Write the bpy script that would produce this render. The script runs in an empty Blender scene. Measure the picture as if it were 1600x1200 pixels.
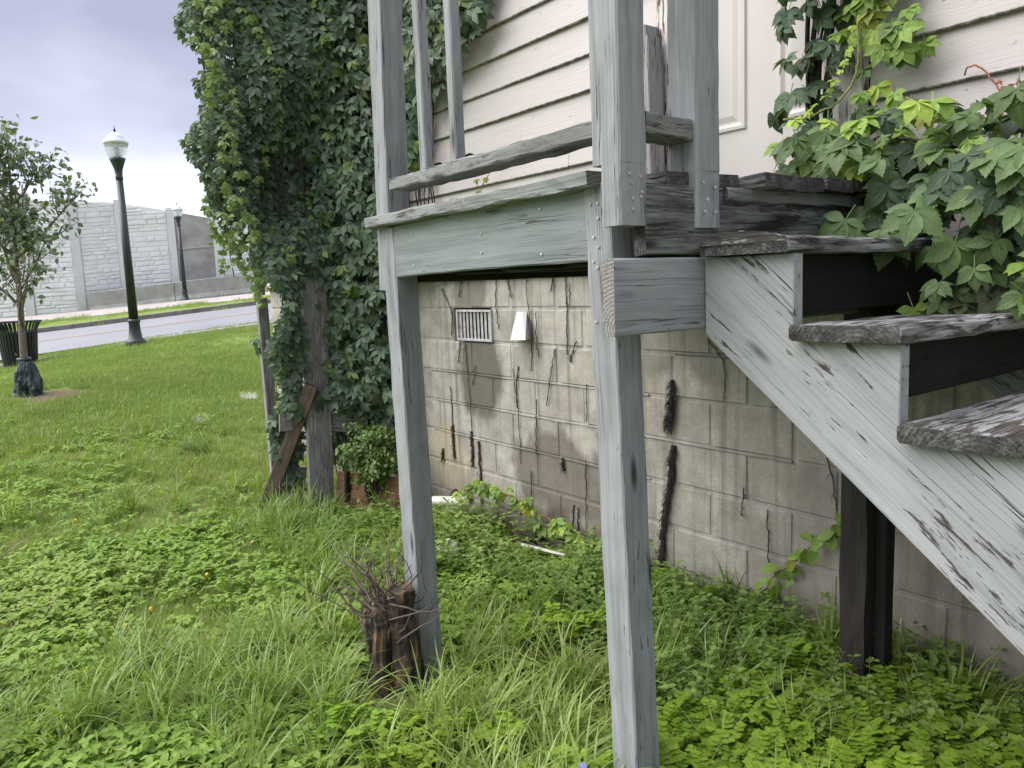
import bpy, bmesh, math, random
import numpy as np
from mathutils import Vector, Matrix

random.seed(7)
rng = np.random.default_rng(11)
SC = bpy.context.scene
COL = SC.collection

# ------------------------------------------------------------------ camera
cam_data = bpy.data.cameras.new('camera')
cam = bpy.data.objects.new('camera', cam_data)
COL.objects.link(cam)
cam_data.sensor_fit = 'HORIZONTAL'
cam_data.sensor_width = 36.0
cam_data.lens = 27.0
cam_data.clip_start = 0.05
cam_data.clip_end = 2000
RX = Vector((0.6067, 0.7939, -0.0398))
RZ = Vector((0.7913, -0.5980, 0.1274)).normalized()      # camera looks along -RZ
RX = (RX - RZ * RX.dot(RZ)).normalized()
RY = RZ.cross(RX)
cam.matrix_world = Matrix(((RX.x, RY.x, RZ.x, 0), (RX.y, RY.y, RZ.y, 0), (RX.z, RY.z, RZ.z, 1.5), (0, 0, 0, 1)))
SC.camera = cam

# ------------------------------------------------------------------ sky, sun, exposure
SUN_EL, SUN_AZ = math.radians(52), math.radians(215)      # azimuth measured from +Y clockwise
world = bpy.data.worlds.new('World'); SC.world = world
world.use_nodes = True
wn = world.node_tree; wn.nodes.clear()
def WN(t, **k):
    n = wn.nodes.new(t)
    for a, v in k.items(): setattr(n, a, v)
    return n
wo = WN('ShaderNodeOutputWorld'); bg = WN('ShaderNodeBackground'); bg.inputs['Strength'].default_value = 0.05
sky = WN('ShaderNodeTexSky', sky_type='NISHITA', sun_disc=False, sun_elevation=SUN_EL, sun_rotation=SUN_AZ)
tc = WN('ShaderNodeTexCoord')
mp = WN('ShaderNodeMapping'); mp.inputs['Scale'].default_value = (1.0, 1.0, 2.6); mp.inputs['Location'].default_value = (.35, .1, -.25)
n1 = WN('ShaderNodeTexNoise'); n1.inputs['Scale'].default_value = 1.6; n1.inputs['Detail'].default_value = 5; n1.inputs['Roughness'].default_value = .5
r1 = WN('ShaderNodeValToRGB')
r1.color_ramp.elements[0].position = .34; r1.color_ramp.elements[0].color = (1.72, 1.78, 2.35, 1)
r1.color_ramp.elements[1].position = .68; r1.color_ramp.elements[1].color = (3.9, 4.0, 4.75, 1)
sx = WN('ShaderNodeSeparateXYZ')
mr = WN('ShaderNodeMapRange'); mr.inputs['From Min'].default_value = 0; mr.inputs['From Max'].default_value = 1
mr.inputs['To Min'].default_value = .92; mr.inputs['To Max'].default_value = 2.1
ml = WN('ShaderNodeVectorMath', operation='SCALE')
mx = WN('ShaderNodeMix', data_type='RGBA'); mx.inputs['Factor'].default_value = .94
L = wn.links.new
L(tc.outputs['Generated'], mp.inputs['Vector']); L(mp.outputs['Vector'], n1.inputs['Vector']); L(n1.outputs['Fac'], r1.inputs['Fac'])
L(tc.outputs['Generated'], sx.inputs[0]); L(sx.outputs['Z'], mr.inputs['Value'])
hz = WN('ShaderNodeMapRange'); hz.inputs['From Min'].default_value = 0.0; hz.inputs['From Max'].default_value = .30
hz.inputs['To Min'].default_value = 1.45; hz.inputs['To Max'].default_value = 1.0
hm = WN('ShaderNodeMath', operation='MULTIPLY')
L(sx.outputs['Z'], hz.inputs['Value']); L(hz.outputs[0], hm.inputs[0]); L(mr.outputs[0], hm.inputs[1])
L(r1.outputs['Color'], ml.inputs[0]); L(hm.outputs[0], ml.inputs['Scale'])
L(sky.outputs[0], mx.inputs['A']); L(ml.outputs[0], mx.inputs['B'])
L(mx.outputs['Result'], bg.inputs['Color']); L(bg.outputs[0], wo.inputs['Surface'])

sun_d = bpy.data.lights.new('sun', 'SUN'); sun_d.energy = 1.5; sun_d.angle = math.radians(75); sun_d.color = (1, .97, .93)
sun = bpy.data.objects.new('sun', sun_d); COL.objects.link(sun)
sd = Vector((math.sin(SUN_AZ) * math.cos(SUN_EL), math.cos(SUN_AZ) * math.cos(SUN_EL), math.sin(SUN_EL)))
sun.rotation_euler = sd.to_track_quat('Z', 'Y').to_euler()
SC.view_settings.view_transform = 'Standard'; SC.view_settings.look = 'None'
SC.view_settings.exposure = 2.17; SC.view_settings.gamma = 1.0
SC.view_settings.use_curve_mapping = False
SC.render.engine = 'CYCLES'
SC.cycles.use_denoising = True
SC.cycles.max_bounces = 6; SC.cycles.diffuse_bounces = 4; SC.cycles.glossy_bounces = 2
SC.cycles.transmission_bounces = 4; SC.cycles.transparent_max_bounces = 6

# ------------------------------------------------------------------ object helpers
WM = {}
def wmat(o): return WM.get(o.name, Matrix.Identity(4))
def link(o, parent=None, M=None):
    COL.objects.link(o)
    if M is None: M = Matrix.Identity(4)
    WM[o.name] = M
    if parent is not None:
        o.parent = parent
        o.matrix_parent_inverse = wmat(parent).inverted()
    o.matrix_basis = M
    return o
def tag(o, label=None, cat=None, group=None, kind=None):
    if label: o['label'] = label
    if cat: o['category'] = cat
    if group: o['group'] = group
    if kind: o['kind'] = kind
    return o
def thing(name, loc, label, cat, group=None):
    o = bpy.data.objects.new(name, None); o.empty_display_size = .1
    link(o, None, Matrix.Translation(loc))
    return tag(o, label, cat, group)
def mesh_obj(name, verts, faces, mat, parent=None, M=None, smooth=False):
    me = bpy.data.meshes.new(name)
    me.from_pydata([tuple(v) for v in verts], [], [tuple(f) for f in faces])
    if mat: me.materials.append(mat)
    if smooth: me.polygons.foreach_set('use_smooth', [True] * len(me.polygons))
    me.update()
    return link(bpy.data.objects.new(name, me), parent, M)
def np_mesh(name, V, loops, starts, totals, mat, tint=None, smooth=False):
    me = bpy.data.meshes.new(name)
    me.vertices.add(len(V)); me.vertices.foreach_set('co', np.asarray(V, np.float32).ravel())
    me.loops.add(len(loops)); me.loops.foreach_set('vertex_index', np.asarray(loops, np.int32))
    me.polygons.add(len(starts)); me.polygons.foreach_set('loop_start', np.asarray(starts, np.int32))
    me.polygons.foreach_set('loop_total', np.asarray(totals, np.int32))
    if smooth: me.polygons.foreach_set('use_smooth', np.ones(len(starts), bool))
    if tint is not None:
        a = me.color_attributes.new('tint', 'FLOAT_COLOR', 'POINT')
        c = np.ones((len(V), 4), np.float32); c[:, :3] = tint
        a.data.foreach_set('color', c.ravel())
    me.materials.append(mat)
    me.update(calc_edges=True); me.validate()
    return me

class MB:
    """collects simple shapes into one mesh"""
    def __init__(s): s.v = []; s.f = []
    def add(s, v, f):
        n = len(s.v); s.v += [tuple(p) for p in v]; s.f += [tuple(i + n for i in q) for q in f]
    def box(s, lo, hi, c=0.0):
        x0, y0, z0 = lo; x1, y1, z1 = hi
        if c <= 0:
            v = [(x, y, z) for z in (z0, z1) for y in (y0, y1) for x in (x0, x1)]
            s.add(v, [(0, 2, 3, 1), (4, 5, 7, 6), (0, 1, 5, 4), (2, 6, 7, 3), (0, 4, 6, 2), (1, 3, 7, 5)])
        else:
            def ring(z, i):
                return [(x0 + c * i + c, y0 + c * i, z), (x1 - c * i - c, y0 + c * i, z), (x1 - c * i, y0 + c * i + c, z), (x1 - c * i, y1 - c * i - c, z),
                        (x1 - c * i - c, y1 - c * i, z), (x0 + c * i + c, y1 - c * i, z), (x0 + c * i, y1 - c * i - c, z), (x0 + c * i, y0 + c * i + c, z)]
            R = [ring(z0, 1), ring(z0 + c, 0), ring(z1 - c, 0), ring(z1, 1)]
            v = sum(R, []); f = []
            for k in range(3):
                for j in range(8):
                    a, b = k * 8 + j, k * 8 + (j + 1) % 8
                    f.append((a, b, b + 8, a + 8))
            f.append(tuple(reversed(range(8)))); f.append(tuple(range(24, 32)))
            s.add(v, f)
    def lathe(s, prof, o=(0, 0, 0), n=20, flute=0.0, axis='Z', caps=True):
        v = []; f = []; m = len(prof)
        for (r, z) in prof:
            for j in range(n):
                a = 2 * math.pi * j / n
                rr = r * (1 + (flute if j % 2 else 0))
                p = (rr * math.cos(a), rr * math.sin(a), z)
                if axis == 'X': p = (p[2], p[0], p[1])
                if axis == 'Y': p = (p[0], p[2], p[1])
                v.append((o[0] + p[0], o[1] + p[1], o[2] + p[2]))
        for k in range(m - 1):
            for j in range(n):
                a, b = k * n + j, k * n + (j + 1) % n
                f.append((a, b, b + n, a + n))
        if caps:
            f.append(tuple(reversed(range(n)))); f.append(tuple(range((m - 1) * n, m * n)))
        s.add(v, f)
    def tube(s, pts, rad, n=6):
        pts = [Vector(p) for p in pts]
        if not hasattr(rad, '__len__'): rad = [rad] * len(pts)
        v = []; f = []
        ref = Vector((.31, .52, .8))
        for i, p in enumerate(pts):
            t = (pts[min(i + 1, len(pts) - 1)] - pts[max(i - 1, 0)])
            if t.length < 1e-9: t = Vector((0, 0, 1))
            t.normalize()
            a = t.cross(ref)
            if a.length < .1: a = t.cross(Vector((1, 0, 0)))
            a.normalize(); b = t.cross(a)
            for j in range(n):
                q = 2 * math.pi * j / n
                v.append(p + (a * math.cos(q) + b * math.sin(q)) * rad[i])
        for i in range(len(pts) - 1):
            for j in range(n):
                k, l = i * n + j, i * n + (j + 1) % n
                f.append((k, l, l + n, k + n))
        f.append(tuple(reversed(range(n)))); f.append(tuple(range(len(v) - n, len(v))))
        s.add(v, f)
    def build(s, name, mat, parent=None, M=None, smooth=False):
        return mesh_obj(name, s.v, s.f, mat, parent, M, smooth)

def spline(pts, k=6, jit=0.0):
    P = [Vector(p) for p in pts]; out = []
    P = [P[0] * 2 - P[1]] + P + [P[-1] * 2 - P[-2]]
    for i in range(1, len(P) - 2):
        for j in range(k):
            t = j / k
            a, b, c, d = P[i - 1], P[i], P[i + 1], P[i + 2]
            q = .5 * ((2 * b) + (c - a) * t + (2 * a - 5 * b + 4 * c - d) * t * t + (3 * b - a - 3 * c + d) * t ** 3)
            out.append(q + Vector([random.uniform(-jit, jit) for _ in range(3)]))
    out.append(P[-2]); return out

# ------------------------------------------------------------------ materials
class NT:
    def __init__(s, name):
        s.m = bpy.data.materials.new(name); s.m.use_nodes = True
        s.t = s.m.node_tree; s.t.nodes.clear()
        s.out = s.t.nodes.new('ShaderNodeOutputMaterial')
    def n(s, typ, _in=None, **k):
        n = s.t.nodes.new(typ)
        for a, v in k.items(): setattr(n, a, v)
        for a, v in (_in or {}).items():
            if isinstance(v, bpy.types.NodeSocket): s.t.links.new(v, n.inputs[a])
            else: n.inputs[a].default_value = v
        return n
    def noise(s, vec, scale, detail=4, rough=.55, dist=0):
        return s.n('ShaderNodeTexNoise', {'Vector': vec, 'Scale': scale, 'Detail': detail, 'Roughness': rough, 'Distortion': dist}).outputs['Fac']
    def mapping(s, vec, scale, loc=(0, 0, 0)):
        return s.n('ShaderNodeMapping', {'Vector': vec, 'Scale': scale, 'Location': loc}).outputs[0]
    def ramp(s, fac, stops):
        r = s.n('ShaderNodeValToRGB', {'Fac': fac}); cr = r.color_ramp
        while len(cr.elements) < len(stops): cr.elements.new(.5)
        for e, (p, c) in zip(cr.elements, stops):
            e.position = p; e.color = (c, c, c, 1) if not hasattr(c, '__len__') else (*c, 1)
        return r.outputs['Color']
    def mix(s, fac, a, b, mode='MIX'):
        m = s.n('ShaderNodeMix', data_type='RGBA', blend_type=mode)
        for key, v in (('Factor', fac), ('A', a), ('B', b)):
            i = m.inputs[key] if key == 'Factor' else [q for q in m.inputs if q.name == key and q.type == 'RGBA'][0]
            if isinstance(v, bpy.types.NodeSocket): s.t.links.new(v, i)
            else: i.default_value = v if key == 'Factor' else ((*v, 1) if hasattr(v, '__len__') else (v, v, v, 1))
        return [q for q in m.outputs if q.type == 'RGBA'][0]
    def math(s, op, a, b=0.0, clamp=False):
        m = s.n('ShaderNodeMath', operation=op, use_clamp=clamp)
        for i, v in ((0, a), (1, b)):
            if isinstance(v, bpy.types.NodeSocket): s.t.links.new(v, m.inputs[i])
            else: m.inputs[i].default_value = v
        return m.outputs[0]
    def bsdf(s, color, rough=.8, height=None, dist=.002, strength=1.0, spec=.3, **k):
        b = s.n('ShaderNodeBsdfPrincipled', {'Base Color': color if isinstance(color, bpy.types.NodeSocket) else (*color, 1), 'Roughness': rough, 'Specular IOR Level': spec, **k})
        if height is not None:
            bp = s.n('ShaderNodeBump', {'Height': height, 'Distance': dist, 'Strength': strength})
            s.t.links.new(bp.outputs[0], b.inputs['Normal'])
        s.t.links.new(b.outputs[0], s.out.inputs['Surface'])
        return b

def wood(name, paint, wood_c=(.23, .20, .17), chip=.0, moss=.0, crack=.5, rough=.75, streak=.25, grain=1.0, dirt=.3):
    """weathered board: local X runs along the grain. chip 0..1 bares the wood, moss 0..1 adds black mildew"""
    t = NT(name)
    co = t.n('ShaderNodeTexCoord').outputs['Object']
    rnd = t.n('ShaderNodeObjectInfo').outputs['Random']
    off = t.n('ShaderNodeCombineXYZ', {0: t.math('MULTIPLY', rnd, 37.0), 1: t.math('MULTIPLY', rnd, 11.3), 2: t.math('MULTIPLY', rnd, 23.7)}).outputs[0]
    v = t.n('ShaderNodeVectorMath', {0: co, 1: off}, operation='ADD').outputs[0]
    wob = t.noise(t.mapping(v, (2.2, 5, 5)), 1.0, 2)
    wv = t.n('ShaderNodeVectorMath', {0: v, 1: t.n('ShaderNodeCombineXYZ', {0: 0.0, 1: t.math('MULTIPLY', wob, .030), 2: t.math('MULTIPLY', wob, .024)}).outputs[0]}, operation='ADD').outputs[0]
    fine = t.noise(t.mapping(wv, (4, 165, 165)), 1.0, 5, .6)
    mid = t.noise(t.mapping(wv, (1.6, 46, 46)), 1.0, 4, .6)
    rings = t.n('ShaderNodeTexWave', {'Vector': t.mapping(wv, (.35, 1, .55)), 'Scale': 34.0, 'Distortion': 3.5, 'Detail': 3.0, 'Detail Scale': 1.2}, wave_type='BANDS', bands_direction='Y').outputs['Fac']
    crackn = t.noise(t.mapping(wv, (.9, 34, 34), (3, 1, 7)), 1.0, 3, .5)
    ck = t.ramp(t.math('ABSOLUTE', t.math('SUBTRACT', crackn, .5)), [(0.0, 0.1), (.008, 1.0)])
    ckm = t.ramp(t.noise(t.mapping(v, (1.3, 9, 9), (9, 2, 4)), 1.0, 2), [(.63 - .2 * crack, 1.0), (.71 - .15 * crack, 0.0)] if crack < .99 else [(0, 0.0), (1, 0.0)])
    cracks = t.math('MAXIMUM', ck, ckm)       # 0 in a crack
    # knots
    vo = t.n('ShaderNodeTexVoronoi', {'Vector': t.mapping(v, (2.1, 9, 9)), 'Scale': 1.0}, feature='F1')
    kd = vo.outputs['Distance']
    knot = t.ramp(kd, [(.05, 0.0), (.085, 1.0)])
    kring = t.ramp(kd, [(.085, .55), (.13, 1.0)])
    # end grain
    nob = t.n('ShaderNodeVectorTransform', {'Vector': t.n('ShaderNodeNewGeometry').outputs['True Normal']}, vector_type='NORMAL', convert_from='WORLD', convert_to='OBJECT').outputs[0]
    endm = t.math('GREATER_THAN', t.math('ABSOLUTE', t.n('ShaderNodeSeparateXYZ', {0: nob}).outputs[0]), .8)
    endw = t.n('ShaderNodeTexWave', {'Vector': t.n('ShaderNodeVectorMath', {0: co, 1: (0, .03, .07)}, operation='ADD').outputs[0], 'Scale': 34.0, 'Distortion': 3.0, 'Detail': 2.0, 'Detail Scale': 3.0}, wave_type='RINGS', rings_direction='X').outputs['Fac']
    # colours
    g = t.ramp(t.math('ADD', t.math('MULTIPLY', fine, .45), t.math('MULTIPLY', mid, .55)), [(.30, 1 - .42 * grain), (.5, 1.0 - .06 * grain), (.72, 1.0 + .16 * grain)])
    pc = t.mix(1.0, paint, g, 'MULTIPLY')
    tone = t.noise(t.mapping(v, (1.1, 5, 5), (5, 5, 5)), 1.0, 3)
    pc = t.mix(1.0, pc, t.ramp(tone, [(.3, 1 - streak), (.7, 1 + streak * .5)]), 'MULTIPLY')
    wc = t.mix(1.0, wood_c, t.ramp(t.math('ADD', t.math('MULTIPLY', rings, .5), t.math('MULTIPLY', fine, .5)), [(.2, .45), (.8, 1.35)]), 'MULTIPLY')
    chipn = t.math('ADD', t.math('MULTIPLY', t.noise(t.mapping(v, (8, 62, 62), (1, 8, 3)), 1.0, 6, .65), .62), t.math('MULTIPLY', t.noise(t.mapping(v, (2.0, 6, 6), (4, 4, 9)), 1.0, 2), .38))
    cth = .72 - .32 * chip
    chipm = t.ramp(chipn, [(cth, 0.0), (cth + .025, 1.0)])
    base = t.mix(chipm, pc, wc)
    spk = t.ramp(t.noise(t.mapping(v, (14, 90, 90), (6, 3, 8)), 1.0, 3, .6), [(.655, 0.0), (.69, .85)])
    base = t.mix(t.math('MULTIPLY', spk, t.ramp(t.noise(t.mapping(v, (2.5, 7, 7), (8, 8, 1)), 1.0, 2), [(.42, 0.0), (.62, 1.0)])), base, (.05, .044, .038))
    if moss > 0:
        mn = t.math('ADD', t.math('MULTIPLY', t.noise(t.mapping(v, (4.5, 70, 70), (2, 2, 6)), 1.0, 6, .7), .5), t.math('MULTIPLY', t.noise(t.mapping(v, (2.2, 9, 9), (7, 1, 1)), 1.0, 4), .5))
        th = .70 - .38 * moss
        mm = t.ramp(mn, [(th - .05, 0.0), (th + .06, 1.0)])
        base = t.mix(mm, base, (.016, .016, .015))
    base = t.mix(t.math('MULTIPLY', t.ramp(t.noise(t.mapping(v, (3, 12, 12), (1, 1, 2)), 1.0, 5), [(.5, 0.0), (.75, 1.0)]), dirt), base, (.07, .065, .055))
    base = t.mix(1.0, base, t.mix(1.0, kring, t.ramp(knot, [(0, .35), (1, 1.0)]), 'MULTIPLY'), 'MULTIPLY')
    base = t.mix(cracks, (.025, .022, .02), base)
    endc = t.mix(1.0, t.mix(.45, wood_c, paint), t.ramp(endw, [(.2, .6), (.8, 1.0)]), 'MULTIPLY')
    if moss > .3: endc = t.mix(t.ramp(t.noise(v, 28.0, 6, .7), [(.46, .8), (.66, .15)]), endc, (.02, .02, .018))
    base = t.mix(endm, base, endc)
    h = t.math('ADD', t.math('MULTIPLY', fine, .5 * grain), t.math('ADD', t.math('MULTIPLY', mid, .5 * grain), t.math('ADD', t.math('MULTIPLY', cracks, 1.6), t.math('MULTIPLY', chipm, -.6))))
    t.bsdf(base, rough, h, .003, 1.0, .25)
    return t.m

def flat(name, color, rough=.7, noise=.15, scale=8.0, bump=0.0, spec=.3, **k):
    t = NT(name)
    co = t.n('ShaderNodeTexCoord').outputs['Object']
    nn = t.noise(co, scale, 5)
    c = t.mix(1.0, color, t.ramp(nn, [(.3, 1 - noise), (.7, 1 + noise)]), 'MULTIPLY')
    t.bsdf(c, rough, nn if bump else None, bump or .001, 1.0, spec, **k)
    return t.m

def leaf_mat(name, source, dark, light, rough=.42, trans=.35, spec=.38):
    """source: 'object' uses the object colour, 'attr' the tint attribute, 'random' the instance's random number"""
    t = NT(name)
    if source == 'object': c = t.n('ShaderNodeObjectInfo').outputs['Color']
    elif source == 'attr': c = t.n('ShaderNodeAttribute', attribute_name='tint').outputs['Color']
    else:
        oi = t.n('ShaderNodeObjectInfo')
        pos = t.n('ShaderNodeNewGeometry').outputs['Position']
        patch = t.noise(pos, 1.3, 3)
        f = t.math('ADD', t.math('MULTIPLY', oi.outputs['Random'], .55), t.math('MULTIPLY', t.ramp(patch, [(.3, 0.0), (.7, 1.0)]), .45))
        c = t.mix(f, dark, light)
        worn = t.ramp(t.noise(pos, .55, 4, .6), [(.48, 0.0), (.72, .55)])
        c = t.mix(worn, c, tuple(.55 * a_ + .45 * b_ for a_, b_ in zip(light, (.30, .27, .10))))
    uvn = t.noise(t.n('ShaderNodeTexCoord').outputs['Object'], 55.0, 3)
    c = t.mix(1.0, c, t.ramp(uvn, [(.3, .82), (.7, 1.16)]), 'MULTIPLY')
    hgt = uvn
    if source == 'object':
        va = t.n('ShaderNodeSeparateXYZ', {0: t.n('ShaderNodeAttribute', attribute_name='vein').outputs['Vector']})
        midv = t.ramp(va.outputs[0], [(.86, 0.0), (.95, 1.0)])
        ph = t.math('FRACT', t.math('SUBTRACT', t.math('MULTIPLY', va.outputs[1], 95.0), t.math('MULTIPLY', t.math('SUBTRACT', 1.0, va.outputs[0]), 1.4)))
        side = t.ramp(t.math('ABSOLUTE', t.math('SUBTRACT', ph, .5)), [(.0, .55), (.10, 0.0)])
        vv = t.math('MULTIPLY', t.math('MAXIMUM', midv, side), t.math('GREATER_THAN', va.outputs[1], .001))
        c = t.mix(t.math('MULTIPLY', vv, .30), c, t.mix(.5, c, (.30, .36, .16)))
        hgt = t.math('SUBTRACT', uvn, t.math('MULTIPLY', vv, .7))
    b = t.bsdf(c, rough, hgt, .0012, .6, spec)
    tr = t.n('ShaderNodeBsdfTranslucent', {'Color': t.mix(1.0, c, (1.25, 1.3, .6), 'MULTIPLY')})
    ms = t.n('ShaderNodeMixShader', {0: trans, 1: b.outputs[0], 2: tr.outputs[0]})
    t.t.links.new(ms.outputs[0], t.out.inputs['Surface'])
    return t.m

PAINT = (.285, .297, .305)
M_post = wood('painted_post', PAINT, chip=.24, crack=.62, dirt=.4, streak=.18)
M_fascia = wood('painted_fascia', (.235, .260, .256), chip=.10, crack=.2, streak=.2, dirt=.15)
M_rail = wood('weathered_rail', (.21, .215, .205), (.17, .155, .135), chip=.55, moss=.25, crack=.8, dirt=.45)
M_edge = wood('weathered_edge', (.25, .26, .25), (.19, .17, .15), chip=.55, moss=.15, crack=.8)
M_string = wood('peeling_stringer', (.325, .335, .338), (.060, .046, .040), chip=.44, crack=.30, streak=.2, dirt=.12, grain=.9)
M_tooth = wood('stringer_end', (.4, .41, .39), (.1, .08, .05), chip=.6, moss=.3, crack=.7)
M_tread = wood('peeling_tread', (.33, .33, .33), (.085, .072, .064), chip=.60, moss=.50, crack=.8)
M_deckb = wood('mildewed_board', (.3, .3, .3), (.09, .08, .07), chip=.6, moss=.58, crack=.8)
M_rim = wood('mildewed_rim', (.19, .195, .19), (.12, .11, .095), chip=.5, moss=.42, crack=.7)
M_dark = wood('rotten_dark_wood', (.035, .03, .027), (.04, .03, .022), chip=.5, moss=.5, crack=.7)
M_black = wood('near_black_wood', (.014, .014, .015), (.02, .018, .016), chip=.4, moss=.6, crack=.4)  # near-black wood for the added stair-gap boards and the post's black face
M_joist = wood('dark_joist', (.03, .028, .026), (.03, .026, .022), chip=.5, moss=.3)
M_grey = wood('bare_grey_wood', (.29, .28, .27), (.21, .19, .175), chip=.6, moss=.12, crack=.9, dirt=.35)
M_brown = wood('brown_old_board', (.13, .095, .07), (.12, .08, .055), chip=.6, moss=.15, crack=.8)
M_ply = wood('damp_plywood', (.24, .13, .075), (.2, .1, .055), chip=.6, moss=.28, crack=.3)
M_trim = wood('broken_trim', (.62, .58, .55), (.14, .075, .05), chip=.62, moss=.15, crack=.9)

def siding_mat():
    t = NT('painted_siding')
    co = t.n('ShaderNodeTexCoord').outputs['Object']
    rnd = t.n('ShaderNodeObjectInfo').outputs['Random']
    v = t.n('ShaderNodeVectorMath', {0: co, 1: t.n('ShaderNodeCombineXYZ', {0: t.math('MULTIPLY', rnd, 31.0), 1: 0.0, 2: t.math('MULTIPLY', rnd, 7.0)}).outputs[0]}, operation='ADD').outputs[0]
    wob = t.noise(t.mapping(v, (1.5, 1, 5)), 1.0, 2)
    wv = t.n('ShaderNodeVectorMath', {0: v, 1: t.n('ShaderNodeCombineXYZ', {2: t.math('MULTIPLY', wob, .07)}).outputs[0]}, operation='ADD').outputs[0]
    gr = t.noise(t.mapping(wv, (2.5, 40, 150)), 1.0, 4, .6)
    z = t.n('ShaderNodeSeparateXYZ', {0: co}).outputs[2]
    c = t.mix(t.noise(t.mapping(v, (1, 1, 3)), 2.0, 4), (.40, .362, .348), (.47, .433, .416))
    c = t.mix(1.0, c, t.ramp(gr, [(.3, .93), (.7, 1.04)]), 'MULTIPLY')
    # paint worn off along the drip edge, a ragged line
    rag = t.math('ADD', z, t.math('MULTIPLY', t.math('SUBTRACT', t.noise(t.mapping(v, (28, 28, 28)), 1.0, 5, .7), .5), .034))
    worn = t.ramp(rag, [(0.0, 1.0), (.0065, 0.0)])
    c = t.mix(worn, c, (.10, .095, .085))
    sp = t.ramp(t.noise(t.mapping(v, (9, 9, 16)), 1.0, 6, .75), [(.60, 0.0), (.70, .75)])
    c = t.mix(sp, c, (.31, .285, .265))
    sp2 = t.ramp(t.noise(t.mapping(v, (23, 23, 40), (4, 4, 4)), 1.0, 4, .7), [(.68, 0.0), (.71, 1.0)])
    c = t.mix(sp2, c, (.09, .085, .08))
    t.bsdf(c, .5, t.math('SUBTRACT', gr, t.math('MULTIPLY', worn, .8)), .0016, .8, .35)
    return t.m
M_siding = siding_mat()

def block_mat(name, mortar=False):
    t = NT(name)
    pos = t.n('ShaderNodeNewGeometry').outputs['Position']
    s = t.n('ShaderNodeSeparateXYZ', {0: pos}); X, Z = s.outputs[0], s.outputs[2]
    rnd = t.n('ShaderNodeObjectInfo').outputs['Random']
    fine = t.noise(pos, 130.0, 6, .7)
    mid = t.noise(pos, 9.0, 5, .6)
    big = t.noise(t.mapping(pos, (1.4, 1, 1.1)), 1.0, 4)
    base = t.mix(t.math('ADD', t.math('MULTIPLY', rnd, .5), t.math('MULTIPLY', big, .5)), (.335, .312, .268), (.465, .438, .385))
    if mortar: base = t.mix(mid, (.34, .32, .29), (.46, .44, .405))
    c = t.mix(1.0, base, t.ramp(mid, [(.3, .72), (.7, 1.14)]), 'MULTIPLY')
    c = t.mix(1.0, c, t.ramp(fine, [(.3, .72), (.7, 1.16)]), 'MULTIPLY')
    pits = t.n('ShaderNodeTexVoronoi', {'Vector': pos, 'Scale': 85.0}).outputs['Distance']
    pm = t.ramp(pits, [(.09, 1.0), (.16, 0.0)])
    pm = t.math('MULTIPLY', pm, t.ramp(t.noise(pos, 22.0, 2), [(.5, 0.0), (.6, 1.0)]))
    c = t.mix(pm, c, (.2, .185, .16))
    # damp stains: ragged patches with their own place on the wall
    def patch(x0, z0, rx, rz, amt, colr, cc, rag=.5):
        dx = t.math('DIVIDE', t.math('SUBTRACT', X, x0), rx); dz = t.math('DIVIDE', t.math('SUBTRACT', Z, z0), rz)
        d = t.math('SQRT', t.math('ADD', t.math('MULTIPLY', dx, dx), t.math('MULTIPLY', dz, dz)))
        d = t.math('ADD', d, t.math('MULTIPLY', t.math('SUBTRACT', t.noise(t.mapping(pos, (5, 5, 3)), 1.0, 5, .65), .5), rag * 2))
        return t.mix(t.math('MULTIPLY', t.ramp(d, [(.72, 1.0), (1.05, 0.0)]), amt), cc, colr)
    c = patch(-3.83, .98, .26, .36, .85, (.10, .09, .068), c)
    c = patch(-3.9, 1.46, .22, .14, .7, (.12, .108, .085), c)
    c = patch(-3.05, .45, .6, .27, .75, (.11, .097, .072), c, .8)
    c = patch(-3.2, .06, .8, .22, .7, (.09, .078, .057), c, .6)
    c = patch(-4.25, .38, .3, .26, .5, (.42, .34, .21), c, .6)
    c = patch(-1.35, .35, .7, .50, .5, (.14, .128, .105), c, .7)
    c = patch(-2.35, 1.30, .5, .30, .5, (.13, .12, .10), c, .8)
    c = patch(-1.75, .9, .5, .35, .3, (.22, .2, .17), c, .8)
    # splash zone near the soil
    low = t.ramp(t.math('ADD', Z, t.math('MULTIPLY', t.noise(t.mapping(pos, (3, 3, 2)), 1.0, 4), .35)), [(.16, .68), (.58, 0.0)])
    c = t.mix(low, c, (.105, .088, .062))
    streak = t.ramp(t.noise(t.mapping(pos, (26, 5, .9)), 1.0, 3), [(.54, 0.0), (.72, .65)])
    c = t.mix(streak, c, (.13, .118, .095))
    t.bsdf(c, .9, t.math('SUBTRACT', t.math('ADD', t.math('MULTIPLY', fine, .6), t.math('MULTIPLY', mid, .4)), t.math('MULTIPLY', pm, .6)), .003, 1.0, .15)
    return t.m
M_block = block_mat('concrete_block_face'); M_mortar = block_mat('mortar', True)

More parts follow.
